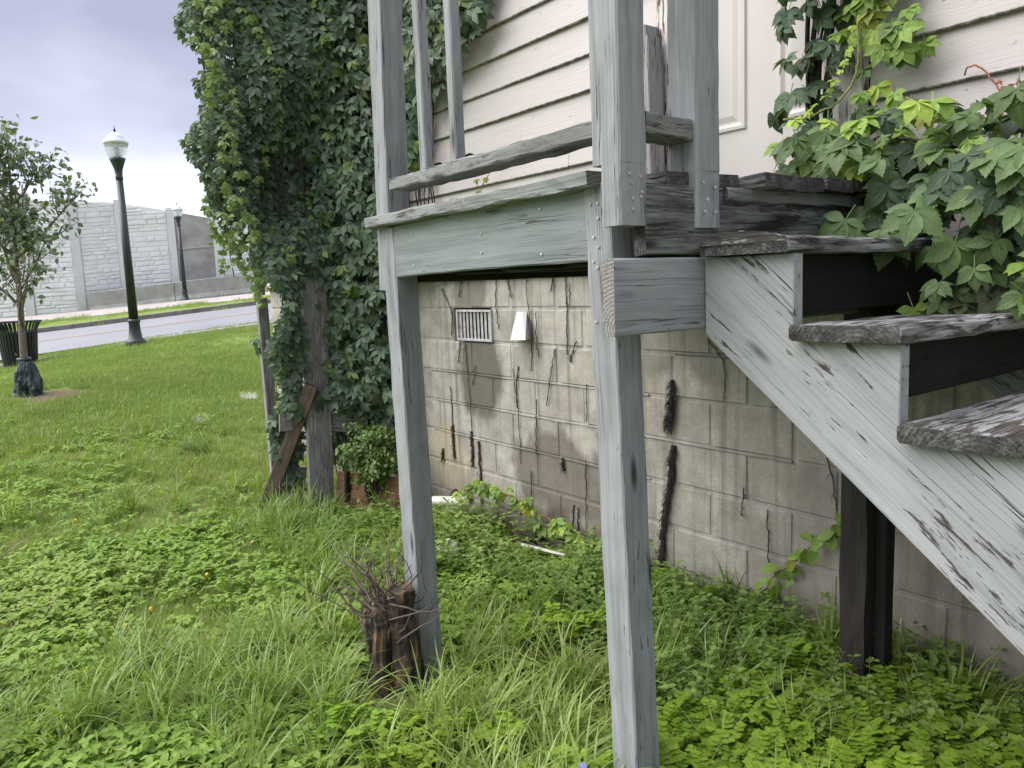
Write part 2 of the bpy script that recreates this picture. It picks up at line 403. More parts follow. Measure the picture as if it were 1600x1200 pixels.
def door_mat():
    t = NT('door_paint')
    co = t.n('ShaderNodeTexCoord').outputs['Object']
    z = t.n('ShaderNodeSeparateXYZ', {0: co}).outputs[2]
    n_ = t.noise(co, 9.0, 5, .65)
    edge = t.math('ADD', z, t.math('MULTIPLY', t.math('SUBTRACT', n_, .5), .22))
    low = t.ramp(edge, [(2.035, 1.0), (2.05, 0.0)])
    c = t.mix(low, (.39, .348, .342), (.47, .438, .41))
    c = t.mix(1.0, c, t.ramp(t.noise(co, 3.0, 4), [(.3, .95), (.7, 1.04)]), 'MULTIPLY')
    t.bsdf(c, .45, n_, .0006, .6, .4)
    return t.m
M_door = door_mat()
M_white = flat('white_trim_paint', (.47, .44, .425), .5, .08)
M_metal = flat('galvanised_vent', (.40, .39, .38), .5, .3, 30)
M_hood = flat('white_plastic_hood', (.48, .48, .48), .4, .05)
M_void = flat('dark_cavity', (.01, .01, .01), .9, .1)
M_lampg = flat('dark_green_iron', (.016, .024, .024), .4, .2, 14, spec=.5)
M_iron = flat('black_iron', (.012, .013, .016), .45, .2, 14, spec=.5)
M_globe = NT('lamp_glass'); M_globe.bsdf((.93, .95, .95), .25, spec=.5, **{'Transmission Weight': .75, 'IOR': 1.2}); M_globe = M_globe.m
M_cap = flat('white_lamp_cap', (.62, .64, .64), .35, .05, spec=.5)
M_bark = flat('young_bark', (.16, .13, .105), .85, .35, 40, .004)
M_bag = flat('green_tarp', (.018, .034, .036), .5, .35, 9, .01, spec=.5)
M_pvc = flat('dirty_white_plastic', (.5, .48, .42), .5, .35, 20)
M_twig = flat('dead_twig', (.11, .085, .07), .85, .4, 30)
M_vine = flat('dead_vine_bark', (.036, .030, .027), .9, .35, 40, .003)
M_vinered = flat('reddish_vine_bark', (.085, .045, .034), .9, .35, 40, .003)
M_stemg = flat('green_stem', (.16, .17, .05), .6, .25, 30)
M_stemr = flat('red_stem', (.28, .12, .07), .6, .25, 30)

def stump_mat():
    t = NT('stump_bark')
    co = t.n('ShaderNodeTexCoord').outputs['Object']
    b = t.noise(t.mapping(co, (60, 60, 9)), 1.0, 6, .65); p = t.noise(co, 14.0, 3)
    c = t.mix(t.ramp(p, [(.48, 0.0), (.64, 1.0)]), (.055, .045, .036), (.17, .105, .06))
    c = t.mix(1.0, c, t.ramp(b, [(.3, .4), (.7, 1.35)]), 'MULTIPLY')
    t.bsdf(c, .85, b, .008, 1.0, .2)
    return t.m
M_stump = stump_mat()

def ground_mat():
    t = NT('soil_and_turf')
    pos = t.n('ShaderNodeNewGeometry').outputs['Position']
    d = t.n('ShaderNodeVectorMath', {0: pos, 1: (0, 1, 0)}, operation='DISTANCE').outputs['Value']
    fine = t.noise(pos, 40.0, 6, .7); mid = t.noise(pos, 2.2, 5, .6)
    soil = t.mix(fine, (.035, .026, .016), (.10, .075, .045))
    turf = t.mix(mid, (.14, .205, .05), (.24, .31, .085))
    turf = t.mix(1.0, turf, t.ramp(fine, [(.3, .6), (.7, 1.25)]), 'MULTIPLY')
    near = t.mix(t.ramp(t.noise(pos, 5.0, 4), [(.35, 0.0), (.6, .75)]), soil, turf)
    c = t.mix(t.ramp(t.math('DIVIDE', d, 20.0), [(.2, 0.0), (.5, 1.0)]), near, turf)
    # bare patch round the young tree
    dt = t.n('ShaderNodeVectorMath', {0: t.mapping(pos, (1, 1, 0)), 1: (-11.4, 1.25, 0)}, operation='DISTANCE').outputs['Value']
    dt = t.math('ADD', dt, t.math('MULTIPLY', t.math('SUBTRACT', t.noise(pos, 4.0, 4), .5), .9))
    c = t.mix(t.ramp(dt, [(.30, .9), (.75, 0.0)]), c, t.mix(fine, (.10, .07, .05), (.26, .19, .14)))
    t.bsdf(c, .95, fine, .02, 1.0, .1)
    return t.m
M_ground = ground_mat()
def asphalt():
    t = NT('wet_asphalt')
    pos = t.n('ShaderNodeNewGeometry').outputs['Position']
    f = t.noise(pos, 60.0, 4); b = t.noise(pos, .8, 4)
    c = t.mix(b, (.17, .17, .185), (.24, .24, .26))
    c = t.mix(1.0, c, t.ramp(f, [(.3, .8), (.7, 1.15)]), 'MULTIPLY')
    t.bsdf(c, .42, f, .004, .6, .6)
    return t.m
M_road = asphalt()
M_conc = flat('pale_concrete', (.30, .288, .262), .85, .3, 3.0, .004)
M_kerb = flat('dark_kerb_concrete', (.15, .14, .13), .85, .3, 4.0, .004)
M_walk = flat('sidewalk_concrete', (.36, .325, .30), .85, .15, 2.0, .004)
M_barr = flat('barrier_concrete', (.29, .285, .27), .85, .2, 2.5, .005)
M_stone = flat('pale_cast_stone', (.64, .645, .645), .85, .07, 2.2, .01)  # far wall made paler: thin distance haze is put into its colour
M_wpost = flat('wall_post_concrete', (.56, .565, .565), .8, .06, 3.0)
M_stainp = flat('stained_wall_panel', (.29, .285, .275), .85, .32, 1.2, .004)
M_yellow = flat('faded_yellow_line', (.42, .33, .2), .7, .2, 9)

M_creeper_o = leaf_mat('creeper_leaf', 'object', None, None, .5, .28, .28)
M_creeper_a = leaf_mat('creeper_mass', 'attr', None, None, .42, .28)

# ------------------------------------------------------------------ boards
def boardM(a, b, up):
    a, b, up = Vector(a), Vector(b), Vector(up)
    x = (b - a).normalized(); y = up.cross(x).normalized(); z = x.cross(y)
    M = Matrix(((x.x, y.x, z.x, a.x), (x.y, y.y, z.y, a.y), (x.z, y.z, z.z, a.z), (0, 0, 0, 1)))
    return M, (b - a).length
def board_geo(Ln, w, h, c=.004, seg=10, bow=0.0, jit=.0012, oy=0, oz=0, x0=0.0, rot=0.0):
    """box along local X: width w in Y (centred on oy), height h in Z (centred on oz), chamfered and a little uneven"""
    prof = [(-w / 2 + c, -h / 2), (w / 2 - c, -h / 2), (w / 2, -h / 2 + c), (w / 2, h / 2 - c), (w / 2 - c, h / 2), (-w / 2 + c, h / 2), (-w / 2, h / 2 - c), (-w / 2, -h / 2 + c)]
    v = []; f = []
    for i in range(seg + 1):
        tt = i / seg; x = x0 + Ln * tt
        b = bow * math.sin(math.pi * tt)
        for (y, z) in prof:
            s = 1.0
            xx = x
            if rot and (i == 0 or i == seg): xx += random.uniform(-rot, rot)
            v.append((xx, oy + y * s + random.uniform(-jit, jit), oz + z * s + b + random.uniform(-jit, jit)))
    for i in range(seg):
        for j in range(8):
            a, b = i * 8 + j, i * 8 + (j + 1) % 8
            f.append((a, a + 8, b + 8, b))
    f.append(tuple(range(8))); f.append(tuple(reversed(range(seg * 8, seg * 8 + 8))))
    return v, f
def board(name, a, b, w, h, mat, parent, up=(0, 0, 1), **k):
    M, Ln = boardM(a, b, up)
    v, f = board_geo(Ln, w, h, **k)
    return mesh_obj(name, v, f, mat, parent, M)

# ------------------------------------------------------------------ terrain
CP = []
def cp(x, y, z): CP.append((x, y, z))
near_z = lambda x: .03 * max(0, min(x + 3, 5))
for x in (-4, -2.5, -1, 0.5, 2.5, 5):
    for y in (-5, -2.5, -.5, 1.3, 2.7): cp(x, y, near_z(x))
for p in [(-5.7, 1.9, -.03), (-5.2, 2.1, -.04), (-5, 2.7, -.04), (-6.5, 0, 0), (-6.5, -3, -.02), (-7.5, 2.7, .04), (-9.06, 2.56, .12), (-11.77, .9, .317), (-11, -3, .12),
          (-16.84, 1.2, .345), (-15.613, 3.077, .66), (-17.118, 1.531, .405), (-16.395, 3.552, .692), (-16.146, 5.25, .839), (-16, -3, .1), (-12.5, 4, .45), (-12, 7, .65)]: cp(*p)
ROADN = [(-21.2, -4.0, -.15), (-19.847, -.458, .163), (-18.772, 1.696, .459), (-17.911, 3.887, .686), (-17.405, 6.104, .89), (-16.663, 8.835, 1.2), (-15.7, 12.5, 1.6)]
ROADF = [(-31.0, -5.5, .0), (-29.328, -.581, .383), (-28.209, 2.615, .60), (-27.024, 5.923, .90), (-25.905, 9.134, 1.20), (-24.354, 12.943, 1.56), (-22.5, 17.5, 2.0)]
WALKN = [(-34.5, -5.5, .45), (-33.192, -.603, .70), (-31.177, 2.928, .86), (-29.747, 6.546, 1.13), (-28.415, 10.038, 1.40), (-27.069, 14.395, 1.74), (-25.5, 19.5, 2.15)]
WALKF = [(-39.3, -5.5, .58), (-38.322, -.663, .86), (-35.906, 3.403, 1.02), (-34.095, 7.526, 1.31), (-32.419, 11.471, 1.59), (-30.696, 16.339, 1.97), (-29.3, 21.0, 2.35)]
WALLB = [(-42.6, -6.0, .62), (-40.242, -.691, .90), (-37.668, 3.565, .98), (-36.953, 5.356, 1.03), (-36.82, 7.087, 1.25), (-36.158, 8.994, 1.40), (-35.605, 10.754, 1.53), (-35.117, 12.43, 1.66), (-33.409, 17.787, 2.07), (-32.2, 22, 2.4)]
for R_, dz in ((ROADN, -.05), (ROADF, -.06), (WALKN, -.04), (WALKF, -.04), (WALLB, 0)):
    for p in R_: cp(p[0], p[1], p[2] + dz)
for a, b in zip(ROADN, ROADF): cp((a[0] + b[0]) / 2, (a[1] + b[1]) / 2, (a[2] + b[2]) / 2 - .10)
for p in [(-60, -40, 0), (-60, 0, 1.2), (-60, 30, 2.5), (-30, 45, 2.6), (0, 45, .8), (30, 30, .2), (30, -30, 0), (0, -40, -.2), (-30, -40, -.4), (12, 5, .15), (12, -8, .1)]: cp(*p)
CPa = np.array(CP)
def _phi(r2): return np.where(r2 > 0, .5 * r2 * np.log(np.maximum(r2, 1e-12)), 0)
_n = len(CPa); _A = np.zeros((_n + 3, _n + 3))
_d2 = ((CPa[:, None, :2] - CPa[None, :, :2]) ** 2).sum(-1)
_A[:_n, :_n] = _phi(_d2) + np.eye(_n) * .01
_A[:_n, _n] = 1; _A[:_n, _n + 1:] = CPa[:, :2]; _A[_n, :_n] = 1; _A[_n + 1:, :_n] = CPa[:, :2].T
_sol = np.linalg.solve(_A, np.concatenate([CPa[:, 2], np.zeros(3)]))
def tz(x, y):
    x = np.atleast_1d(np.asarray(x, float)); y = np.atleast_1d(np.asarray(y, float))
    out = np.empty(len(x))
    for i in range(0, len(x), 20000):
        xs, ys = np.clip(x[i:i + 20000], -60, 30), np.clip(y[i:i + 20000], -40, 45)
        r2 = (xs[:, None] - CPa[None, :, 0]) ** 2 + (ys[:, None] - CPa[None, :, 1]) ** 2
        out[i:i + 20000] = _phi(r2) @ _sol[:_n] + _sol[_n] + _sol[_n + 1] * xs + _sol[_n + 2] * ys
    return out
def tz1(x, y): return float(tz(x, y)[0])

gx = np.concatenate([[-900, -300, -120, -80], np.linspace(-60, -20, 60), np.linspace(-19.5, 3, 110), [4, 6, 9, 14, 20, 30, 80, 300, 900]])
gy = np.concatenate([[-900, -300, -100, -40, -20, -12], np.linspace(-8, 10, 90), np.linspace(10.5, 24, 28), [28, 35, 45, 100, 300, 900]])
GX, GY = np.meshgrid(gx, gy, indexing='ij')
bump = (np.sin(GX * 5.1 + 1.3 * GY) * np.sin(GY * 4.3 - GX) * .012 + np.sin(GX * 2.1) * np.sin(GY * 1.7) * .018) * ((GX > -16) & (GX < 4) & (GY > -7) & (GY < 9))
GZ = tz(GX.ravel(), GY.ravel()).reshape(GX.shape) + bump
nx, ny = GX.shape
idx = np.arange(nx * ny).reshape(nx, ny)
q = np.stack([idx[:-1, :-1], idx[1:, :-1], idx[1:, 1:], idx[:-1, 1:]], -1).reshape(-1, 4)
gm = np_mesh('ground', np.stack([GX, GY, GZ], -1).reshape(-1, 3), q.ravel(), np.arange(len(q)) * 4, np.full(len(q), 4), M_ground, smooth=True)
ground = link(bpy.data.objects.new('ground', gm)); tag(ground, kind='structure')

def dens_line(P, n=6):
    return spline(P, n)
def ribbon(name, A, B, mat, dz=0.0, n=6, dzb=None, thick=.0):
    a, b = dens_line(A, n), dens_line(B, n)
    v = []; f = []
    for p, q_ in zip(a, b):
        for k in range(5):
            r = p.lerp(q_, k / 4); v.append((r.x, r.y, r.z + dz + ((dzb - dz) * k / 4 if dzb is not None else 0)))
    for i in range(len(a) - 1):
        for k in range(4):
            j = i * 5 + k; f.append((j, j + 1, j + 6, j + 5))
    o = mesh_obj(name, v, f, mat); tag(o, kind='structure'); return o
ribbon('road', ROADN, ROADF, M_road)
midA = [tuple(Vector(a).lerp(Vector(b), .47)) for a, b in zip(ROADN, ROADF)]
midB = [tuple(Vector(a).lerp(Vector(b), .482)) for a, b in zip(ROADN, ROADF)]
ribbon('road_marking', midA, midB, M_yellow, .006)
midA = [tuple(Vector(a).lerp(Vector(b), .50)) for a, b in zip(ROADN, ROADF)]
midB = [tuple(Vector(a).lerp(Vector(b), .512)) for a, b in zip(ROADN, ROADF)]
ribbon('road_marking', midA, midB, M_yellow, .006)
def kerb(name, line, w, h, mat, side, joints=True):
    p = dens_line(line, 6); v = []; f = []
    for i, a in enumerate(p):
        t_ = (p[min(i + 1, len(p) - 1)] - p[max(i - 1, 0)]); t_.z = 0; t_.normalize()
        nrm = Vector((-t_.y, t_.x, 0)) * side
        for (dw, dz) in ((0, -.25), (.0, h - .02), (.025, h), (w, h), (w, -.25)):
            b = a + nrm * dw; v.append((b.x, b.y, b.z + dz))
    for i in range(len(p) - 1):
        for k in range(4):
            j = i * 5 + k; f.append((j, j + 1, j + 6, j + 5))
    o = mesh_obj(name, v, f, mat); tag(o, kind='structure')
kerb('kerb', ROADF, .2, .15, M_kerb, 1)
ribbon('verge', [(p[0] - .2, p[1] + .06, p[2]) for p in ROADF], WALKN, M_ground, .14, dzb=.02)
ribbon('sidewalk', WALKN, WALKF, M_walk, .035)
STRIP = [(-18.4, -1.6, .05), (-17.118, 1.531, .405), (-16.395, 3.552, .692), (-16.146, 5.25, .839), (-15.9, 8.5, 1.1)]
kerb('path_edge', STRIP, .22, .055, M_conc, 1)

# ------------------------------------------------------------------ retaining wall and barrier
rw = thing('retaining_wall', (-36.8, 7, 1.2), 'pale precast stone retaining wall with square posts beyond the road', 'wall')
TOPZ = [6.05, 6.03, 5.95, 5.82, 5.78, 5.42, 5.06, 4.9, 4.4, 4.2]
def wall_pt(i, t): return Vector(WALLB[i]).lerp(Vector(WALLB[i + 1]), t)
for i in range(len(WALLB) - 1):
    A, B = Vector(WALLB[i]), Vector(WALLB[i + 1])
    hdir = (B - A); hdir.z = 0; Lh = hdir.length; hdir.normalize()
    nrm = Vector((hdir.y, -hdir.x, 0))          # towards the camera
    zt0, zt1 = TOPZ[i], TOPZ[i + 1]
    zl = lambda s: A.z + (B.z - A.z) * s / Lh
    sub = max(1, round(Lh / 2.2))
    for k in range(sub):
        s0, s1 = Lh * k / sub + .16, Lh * (k + 1) / sub - .16
        pm = MB()
        zt = lambda s: zt0 + (zt1 - zt0) * s / Lh - .12
        def P(s, z, d): p = A + hdir * s + nrm * d; return (p.x, p.y, z)
        v = [P(s0, zl(s0) - .5, 0), P(s1, zl(s1) - .5, 0), P(s1, zt(s1), 0), P(s0, zt(s0), 0), P(s0, zl(s0) - .5, -.2), P(s1, zl(s1) - .5, -.2), P(s1, zt(s1), -.2), P(s0, zt(s0), -.2)]
        pm.add(v, [(0, 1, 2, 3), (5, 4, 7, 6), (3, 2, 6, 7), (4, 0, 3, 7), (1, 5, 6, 2)])
        plain = (i == 5)
        pan = pm.build('wall_panel', M_stainp if plain else M_stone, rw)
        if plain:
            m2 = MB(); zc = (zl(s0) + zt(s0)) / 2 + .25
            m2.add([P(s0, zc, .004), P(s1, zc + .1, .004), P(s1, zc + .16, .03), P(s0, zc + .06, .03), P(s1, zc + .2, .004), P(s0, zc + .1, .004)], [(0, 1, 2, 3), (3, 2, 4, 5)])
            m2.build('panel_joint', M_barr, pan); continue
        st = MB(); z = zl(s0) - .1; row = 0
        slope = (zl(s1) - zl(s0)) / (s1 - s0)
        while z < zt(s0) - .05 and z < zt(s1) + .4:
            hh = random.choice([.13, .16, .2, .22]); s = s0 + .01
            while s < s1 - .03:
                w = random.choice([.3, .42, .55, .75, .9]); e = min(s + w, s1 - .01)
                if s1 - e < .18: e = s1 - .01
                za = z + slope * (s - s0) * .6; zb = z + slope * (e - s0) * .6
                ta = min(za + hh, zt(s) - .02); tb = min(zb + hh, zt(e) - .02)
                if ta - za > .04 and tb - zb > .04:
                    d = random.uniform(.018, .045); c = .02
                    g = .009
                    st.add([P(s + g, za + g, .0), P(e - g, zb + g, 0), P(e - g, tb - g, 0), P(s + g, ta - g, 0),
                            P(s + g + c, za + g + c, d), P(e - g - c, zb + g + c, d * random.uniform(.6, 1)), P(e - g - c, tb - g - c, d * random.uniform(.7, 1.1)), P(s + g + c, ta - g - c, d * random.uniform(.6, 1))],
                           [(0, 1, 5, 4), (1, 2, 6, 5), (2, 3, 7, 6), (3, 0, 4, 7), (4, 5, 6, 7)])
                s = e
            z += hh
        so = st.build('stone_relief', M_stone, pan); so['kind'] = 'stuff'
    for k in range(sub):
        s = Lh * k / sub
        m2 = MB(); p0 = A + hdir * s
        zb, zt_ = zl(s) - .5, zt0 + (zt1 - zt0) * s / Lh
        v = []
        for zz in (zb, zt_):
            for (a_, d_) in ((-.15, -.25), (.15, -.25), (.15, .07), (-.15, .07)):
                p = p0 + hdir * a_ + nrm * d_; v.append((p.x, p.y, zz))
        m2.add(v, [(0, 1, 5, 4), (1, 2, 6, 5), (2, 3, 7, 6), (3, 0, 4, 7), (4, 5, 6, 7)])
        m2.build('wall_post', M_wpost, rw)
BARR = [(-36.229, 5.494, 1.02), (-35.6, 7.0, 1.16), (-35.0, 8.6, 1.33), (-34.45, 10.3, 1.48), (-33.92, 12.006, 1.61), (-33.3, 13.9, 1.76), (-32.6, 15.9, 1.93), (-31.9, 18, 2.1)]
cb = thing('concrete_barrier', BARR[2], 'low grey concrete barrier along the foot of the stone wall', 'barrier')
for a, b in zip(BARR[:-1], BARR[1:]):
    A, B = Vector(a), Vector(b); d = B - A; d.z = 0; Lh = d.length; d.normalize(); nrm = Vector((d.y, -d.x, 0))
    m2 = MB(); v = []
    for s, zz in ((.012, A.z), (Lh - .012, B.z)):
        for (dd, hz) in ((-.28, -.4), (.02, -.4), (.02, .1), (-.06, .28), (-.1, .86), (-.14, .88), (-.28, .88)):
            p = A + d * s + nrm * dd; v.append((p.x, p.y, zz + hz))
    m2.add(v, [(i, i + 1, i + 8, i + 7) for i in range(6)] + [tuple(range(7)), tuple(reversed(range(7, 14)))])
    m2.build('barrier_segment', M_barr, cb)

# ------------------------------------------------------------------ street lamps, bin, young tree
def lamp(loc, H, label, lean=(0, 0), n=20):
    t = thing('street_lamp', loc, label, 'street lamp', 'street lamps along the road')
    M = Matrix.Translation(loc) @ Matrix.Rotation(lean[0], 4, 'X') @ Matrix.Rotation(lean[1], 4, 'Y')
    k = H / 4.0
    m = MB(); m.lathe([(.185 * k, -.1), (.185 * k, .08), (.165 * k, .11), (.125 * k, .15), (.105 * k, .3), (.098 * k, .42), (.115 * k, .45), (.115 * k, .48), (.085 * k, .50)], n=16); m.build('base', M_lampg, t, M, True)
    m = MB(); m.lathe([(.088 * k, .48), (.06 * k, H * .79)], n=16, flute=-.06); m.build('pole', M_lampg, t, M, True)
    m = MB(); m.lathe([(.062 * k, H * .78), (.07 * k, H * .795), (.06 * k, H * .80), (.075 * k, H * .83), (.13 * k, H * .868), (.145 * k, H * .88)], n=16); m.build('collar', M_lampg, t, M, True)
    m = MB(); m.lathe([(.125 * k, H * .878), (.155 * k, H * .895), (.195 * k, H * .935), (.205 * k, H * .945)], n=32, flute=.025); m.build('globe', M_globe, t, M)
    m = MB(); m.lathe([(.215 * k, H * .943), (.222 * k, H * .950), (.21 * k, H * .957), (.15 * k, H * .972), (.145 * k, H * .976), (.125 * k, H * .984), (.06 * k, H * .994), (.02 * k, H * .997)], n=24); m.build('cap', M_cap, t, M, True)
    m = MB(); m.lathe([(.02 * k, H * .995), (.012 * k, H * 1.0), (.024 * k, H * 1.008), (.012 * k, H * 1.014), (.003 * k, H * 1.03)], n=10); m.build('finial', M_lampg, t, M, True)
    m = MB(); m.lathe([(.05 * k, H * .88), (.055 * k, H * .905), (.04 * k, H * .93)], n=12); m.build('bulb', M_cap, t, M, True)
lamp((-15.613, 3.077, .66), 3.86, 'nearer dark green street lamp with white acorn globe at the lawn edge')
lamp((-33.837, 8.719, 1.37), 3.95, 'farther small dark green street lamp with white globe beyond the road')

bn = thing('litter_bin', (-16.75, 1.32, .32), 'black round slatted litter bin standing behind the young tree', 'litter bin')
bx, by, bz = -16.75, 1.32, .32
sl = MB(); N = 34
for j in range(N):
    a = 2 * math.pi * j / N; ca, sa = math.cos(a), math.sin(a)
    def Q(r, z, w): return (bx + r * ca - w * sa, by + r * sa + w * ca, bz + z)
    for (r0, z0, r1, z1_) in ((.27, .04, .33, .74), (.33, .74, .40, .88)):
        v = [Q(r0, z0, -.018), Q(r0, z0, .018), Q(r0 - .01, z0, .018), Q(r0 - .01, z0, -.018), Q(r1, z1_, -.018), Q(r1, z1_, .018), Q(r1 - .01, z1_, .018), Q(r1 - .01, z1_, -.018)]
        sl.add(v, [(0, 1, 5, 4), (1, 2, 6, 5), (2, 3, 7, 6), (3, 0, 4, 7), (4, 5, 6, 7)])
so = sl.build('slats', M_iron, bn); so['kind'] = 'stuff'
m = MB(); m.lathe([(.40, .865), (.415, .865), (.415, .895), (.40, .895)], (bx, by, bz), 34); m.build('top_rim', M_iron, bn)
m = MB(); m.lathe([(.24, .0), (.285, .0), (.285, .05), (.24, .05)], (bx, by, bz), 34); m.build('base_ring', M_iron, bn)
m = MB(); m.lathe([(.23, .06), (.295, .68)], (bx, by, bz), 24); m.build('liner', M_iron, bn)

# ------------------------------------------------------------------ leaf shapes
def leaflet(Ln, W, fold=.25, droop=.3, serr=0.0, n=4):
    """list of vertices (tip along +Y) and faces"""
    v = [(0, 0, 0)]; mids = [0]; Ls = []; Rs = []
    for i in range(1, n + 1):
        t_ = i / n; y = Ln * t_
        z = -droop * Ln * t_ * t_
        v.append((0, y, z)); mids.append(len(v) - 1)
    prof = lambda t_: (math.sin(math.pi * min(1, t_ ** .95)) ** 1.05) if n > 3 else math.sin(math.pi * min(1, t_ ** .8)) ** .8
    for sgn, lst in ((-1, Ls), (1, Rs)):
        for i in range(n):
            t_ = (i + .62) / n if n > 4 else (i + .55) / n
            if i == n - 1 and n <= 4: t_ = .9
            w = W * prof(t_) * .5 * (1 + random.uniform(-.06, .06)); y = Ln * t_ - (0.0)
            z = -droop * Ln * t_ * t_ + fold * w
            if serr:
                v.append((sgn * w * (1 + serr), y + serr * Ln * .05, z)); lst.append(len(v) - 1)
                w2 = W * prof(min(1, t_ + .5 / n)) * .5 * (1 - serr * .7); t2 = min(1, t_ + .22 / n)
                if i < n - 1: v.append((sgn * w2, Ln * t2, -droop * Ln * t2 * t2 + fold * w2)); lst.append(len(v) - 1)
            else:
                v.append((sgn * w, y, z)); lst.append(len(v) - 1)
    f = []
    for lst, flip in ((Ls, 0), (Rs, 1)):
        m_ = len(lst)
        prev_mid = 0; prev = None
        for j, e in enumerate(lst):
            mi = mids[min(n, int(round((j + 1) * n / m_)))] if j < m_ - 1 else mids[n]
            poly = [prev_mid, mi, e] if prev is None else ([prev_mid, mi, e, prev] if mi != prev_mid else [prev_mid, e, prev])
            f.append(tuple(poly if not flip else reversed(poly))); prev_mid = mi; prev = e
    return v, f
def xf(v, ang=0, tilt=0, off=(0, 0, 0), s=1.0, roll=0):
    M = Matrix.Rotation(ang, 3, 'Z') @ Matrix.Rotation(tilt, 3, 'X') @ Matrix.Rotation(roll, 3, 'Y')
    return [tuple(M @ Vector(p) * s + Vector(off)) for p in v]
VEIN = {}
def len_mid(d): return 9 if d else 4
def creeper_leaf(size, detail=False, petiole=True):
    V = []; F = []; A = []
    base = (0, .12 * size, 0)
    spec = [(0, 1.0), (.82, .92), (-.82, .92), (1.65, .66), (-1.65, .66)]
    for ang, sc in spec:
        l = size * .62 * sc * random.uniform(.92, 1.08)
        v, f = leaflet(l, l * .56, random.uniform(.15, .4), random.uniform(.1, .45), .055 if detail else 0, 9 if detail else 4)
        v = xf(v, ang + random.uniform(-.12, .12), random.uniform(-.35, .2), base, 1, random.uniform(-.2, .2))
        A += [(1.0 if k <= len_mid(detail) else 0.0, (p_[0] ** 2 + p_[1] ** 2) ** .5) for k, p_ in enumerate([( q_[0] - base[0], q_[1] - base[1]) for q_ in v])]
        n = len(V); V += v; F += [tuple(i + n for i in q) for q in f]
    if petiole:
        A += [(.4, 0)] * 4
        n = len(V); w = .0016 * size / .15
        V += [(-w, -.35 * size, -.10 * size), (w, -.35 * size, -.10 * size), (w, .13 * size, 0), (-w, .13 * size, 0)]; F.append((n, n + 1, n + 2, n + 3))
    VEIN[len(V), round(float(V[5][0]), 7)] = A
    return np.array(V), F
def orient(nrm, down, jit, count):
    """rotation matrices (count,3,3): local Z -> nrm, local Y -> projected 'down', with jitter"""
    z = nrm + rng.normal(0, jit, (count, 3)); z /= np.linalg.norm(z, axis=1, keepdims=True)
    y = down + rng.normal(0, jit, (count, 3)); y -= (y * z).sum(1, keepdims=True) * z; y /= np.linalg.norm(y, axis=1, keepdims=True) + 1e-9
    x = np.cross(y, z)
    return np.stack([x, y, z], -1)
def scatter(name, variants, pos, R, sc, tint, mat):
    Vs, Ls, St, Tt, Ti = [], [], [], [], []; nv = 0; nl = 0
    which = rng.integers(0, len(variants), len(pos))
    for k, (v, f) in enumerate(variants):
        sel = np.where(which == k)[0]
        if not len(sel): continue
        vv = np.einsum('nij,mj->nmi', R[sel], v) * sc[sel][:, None, None] + pos[sel][:, None, :]
        fl = np.concatenate([np.array(q) for q in f]); tot = np.array([len(q) for q in f])
        n, m_ = len(sel), len(v)
        Vs.append(vv.reshape(-1, 3))
        Ls.append((fl[None, :] + (np.arange(n) * m_)[:, None] + nv).ravel())
        tt_ = np.tile(tot, n); Tt.append(tt_)
        Ti.append(np.repeat(tint[sel], m_, axis=0)); nv += n * m_
    tot = np.concatenate(Tt); starts = np.concatenate([[0], np.cumsum(tot)[:-1]])
    return np_mesh(name, np.concatenate(Vs), np.concatenate(Ls), starts, tot, mat, np.concatenate(Ti), True)

# ------------------------------------------------------------------ young tree
TX, TY = -11.77, .97; TZ = tz1(TX, TY)
tree = thing('young_tree', (TX, TY, TZ), 'slender young broadleaf tree on the lawn with a bag round its trunk', 'tree')
tr = MB()
trunk_pts = spline([(TX, TY, TZ - .1), (TX + .01, TY, TZ + .6), (TX - .01, TY + .03, TZ + 1.2), (TX - .02, TY + .05, TZ + 1.9), (TX, TY + .08, TZ + 2.7), (TX, TY + .1, TZ + 3.35)], 5)
tr.tube(trunk_pts, [.055 - .048 * i / (len(trunk_pts) - 1) for i in range(len(trunk_pts))], 8)
tr.build('trunk', M_bark, tree, None, True)
Rv, Uv = np.array([.607, .794, 0]), np.array([0, 0, 1.]); Dv = np.array([-.794, .607, 0])
tips = []
br = MB()
def branch(p0, direc, ln, r, depth):
    pts = [Vector(p0)]; d = Vector(direc).normalized()
    for k in range(5):
        d = (d + Vector((random.gauss(0, .12), random.gauss(0, .12), .10))).normalized()
        pts.append(pts[-1] + d * ln / 5)
    br.tube(pts, [r * (1 - .75 * k / 5) for k in range(6)], 5)
    for p in pts[2:]: tips.append((p, depth))
    if depth < 2:
        for _ in range(4 if depth == 0 else 3):
            k = random.randint(1, 4); a = random.uniform(0, 6.28)
            side = Vector((math.cos(a), math.sin(a), random.uniform(-.1, .5)))
            branch(pts[k], d * .7 + side, ln * random.uniform(.45, .65), r * .5, depth + 1)
for i in range(15):
    z = .9 + 2.05 * (i / 15) + random.uniform(-.05, .05); a = i * 2.4 + random.uniform(-.3, .3)
    branch((TX, TY + .03, TZ + z), (math.cos(a), math.sin(a), 1.05 if z < 1.6 else .8), (1.45 - .33 * (z - .9)) * random.uniform(.8, 1.05) * .82, .022, 0)
br.build('branches', M_bark, tree, None, True)
simple = []
for _ in range(4):
    v, f = leaflet(.092, .056, .2, .35, 0, 4); simple.append((np.array(v), f))
P_ = []
for p, dpt in tips:
    for _ in range(6 if dpt else 3):
        P_.append([p.x + random.gauss(0, .085), p.y + random.gauss(0, .085), p.z + random.gauss(0, .07)])
P_ = np.array(P_); keep = rng.random(len(P_)) < min(1, 2300 / len(P_)); P_ = P_[keep]
n = len(P_)
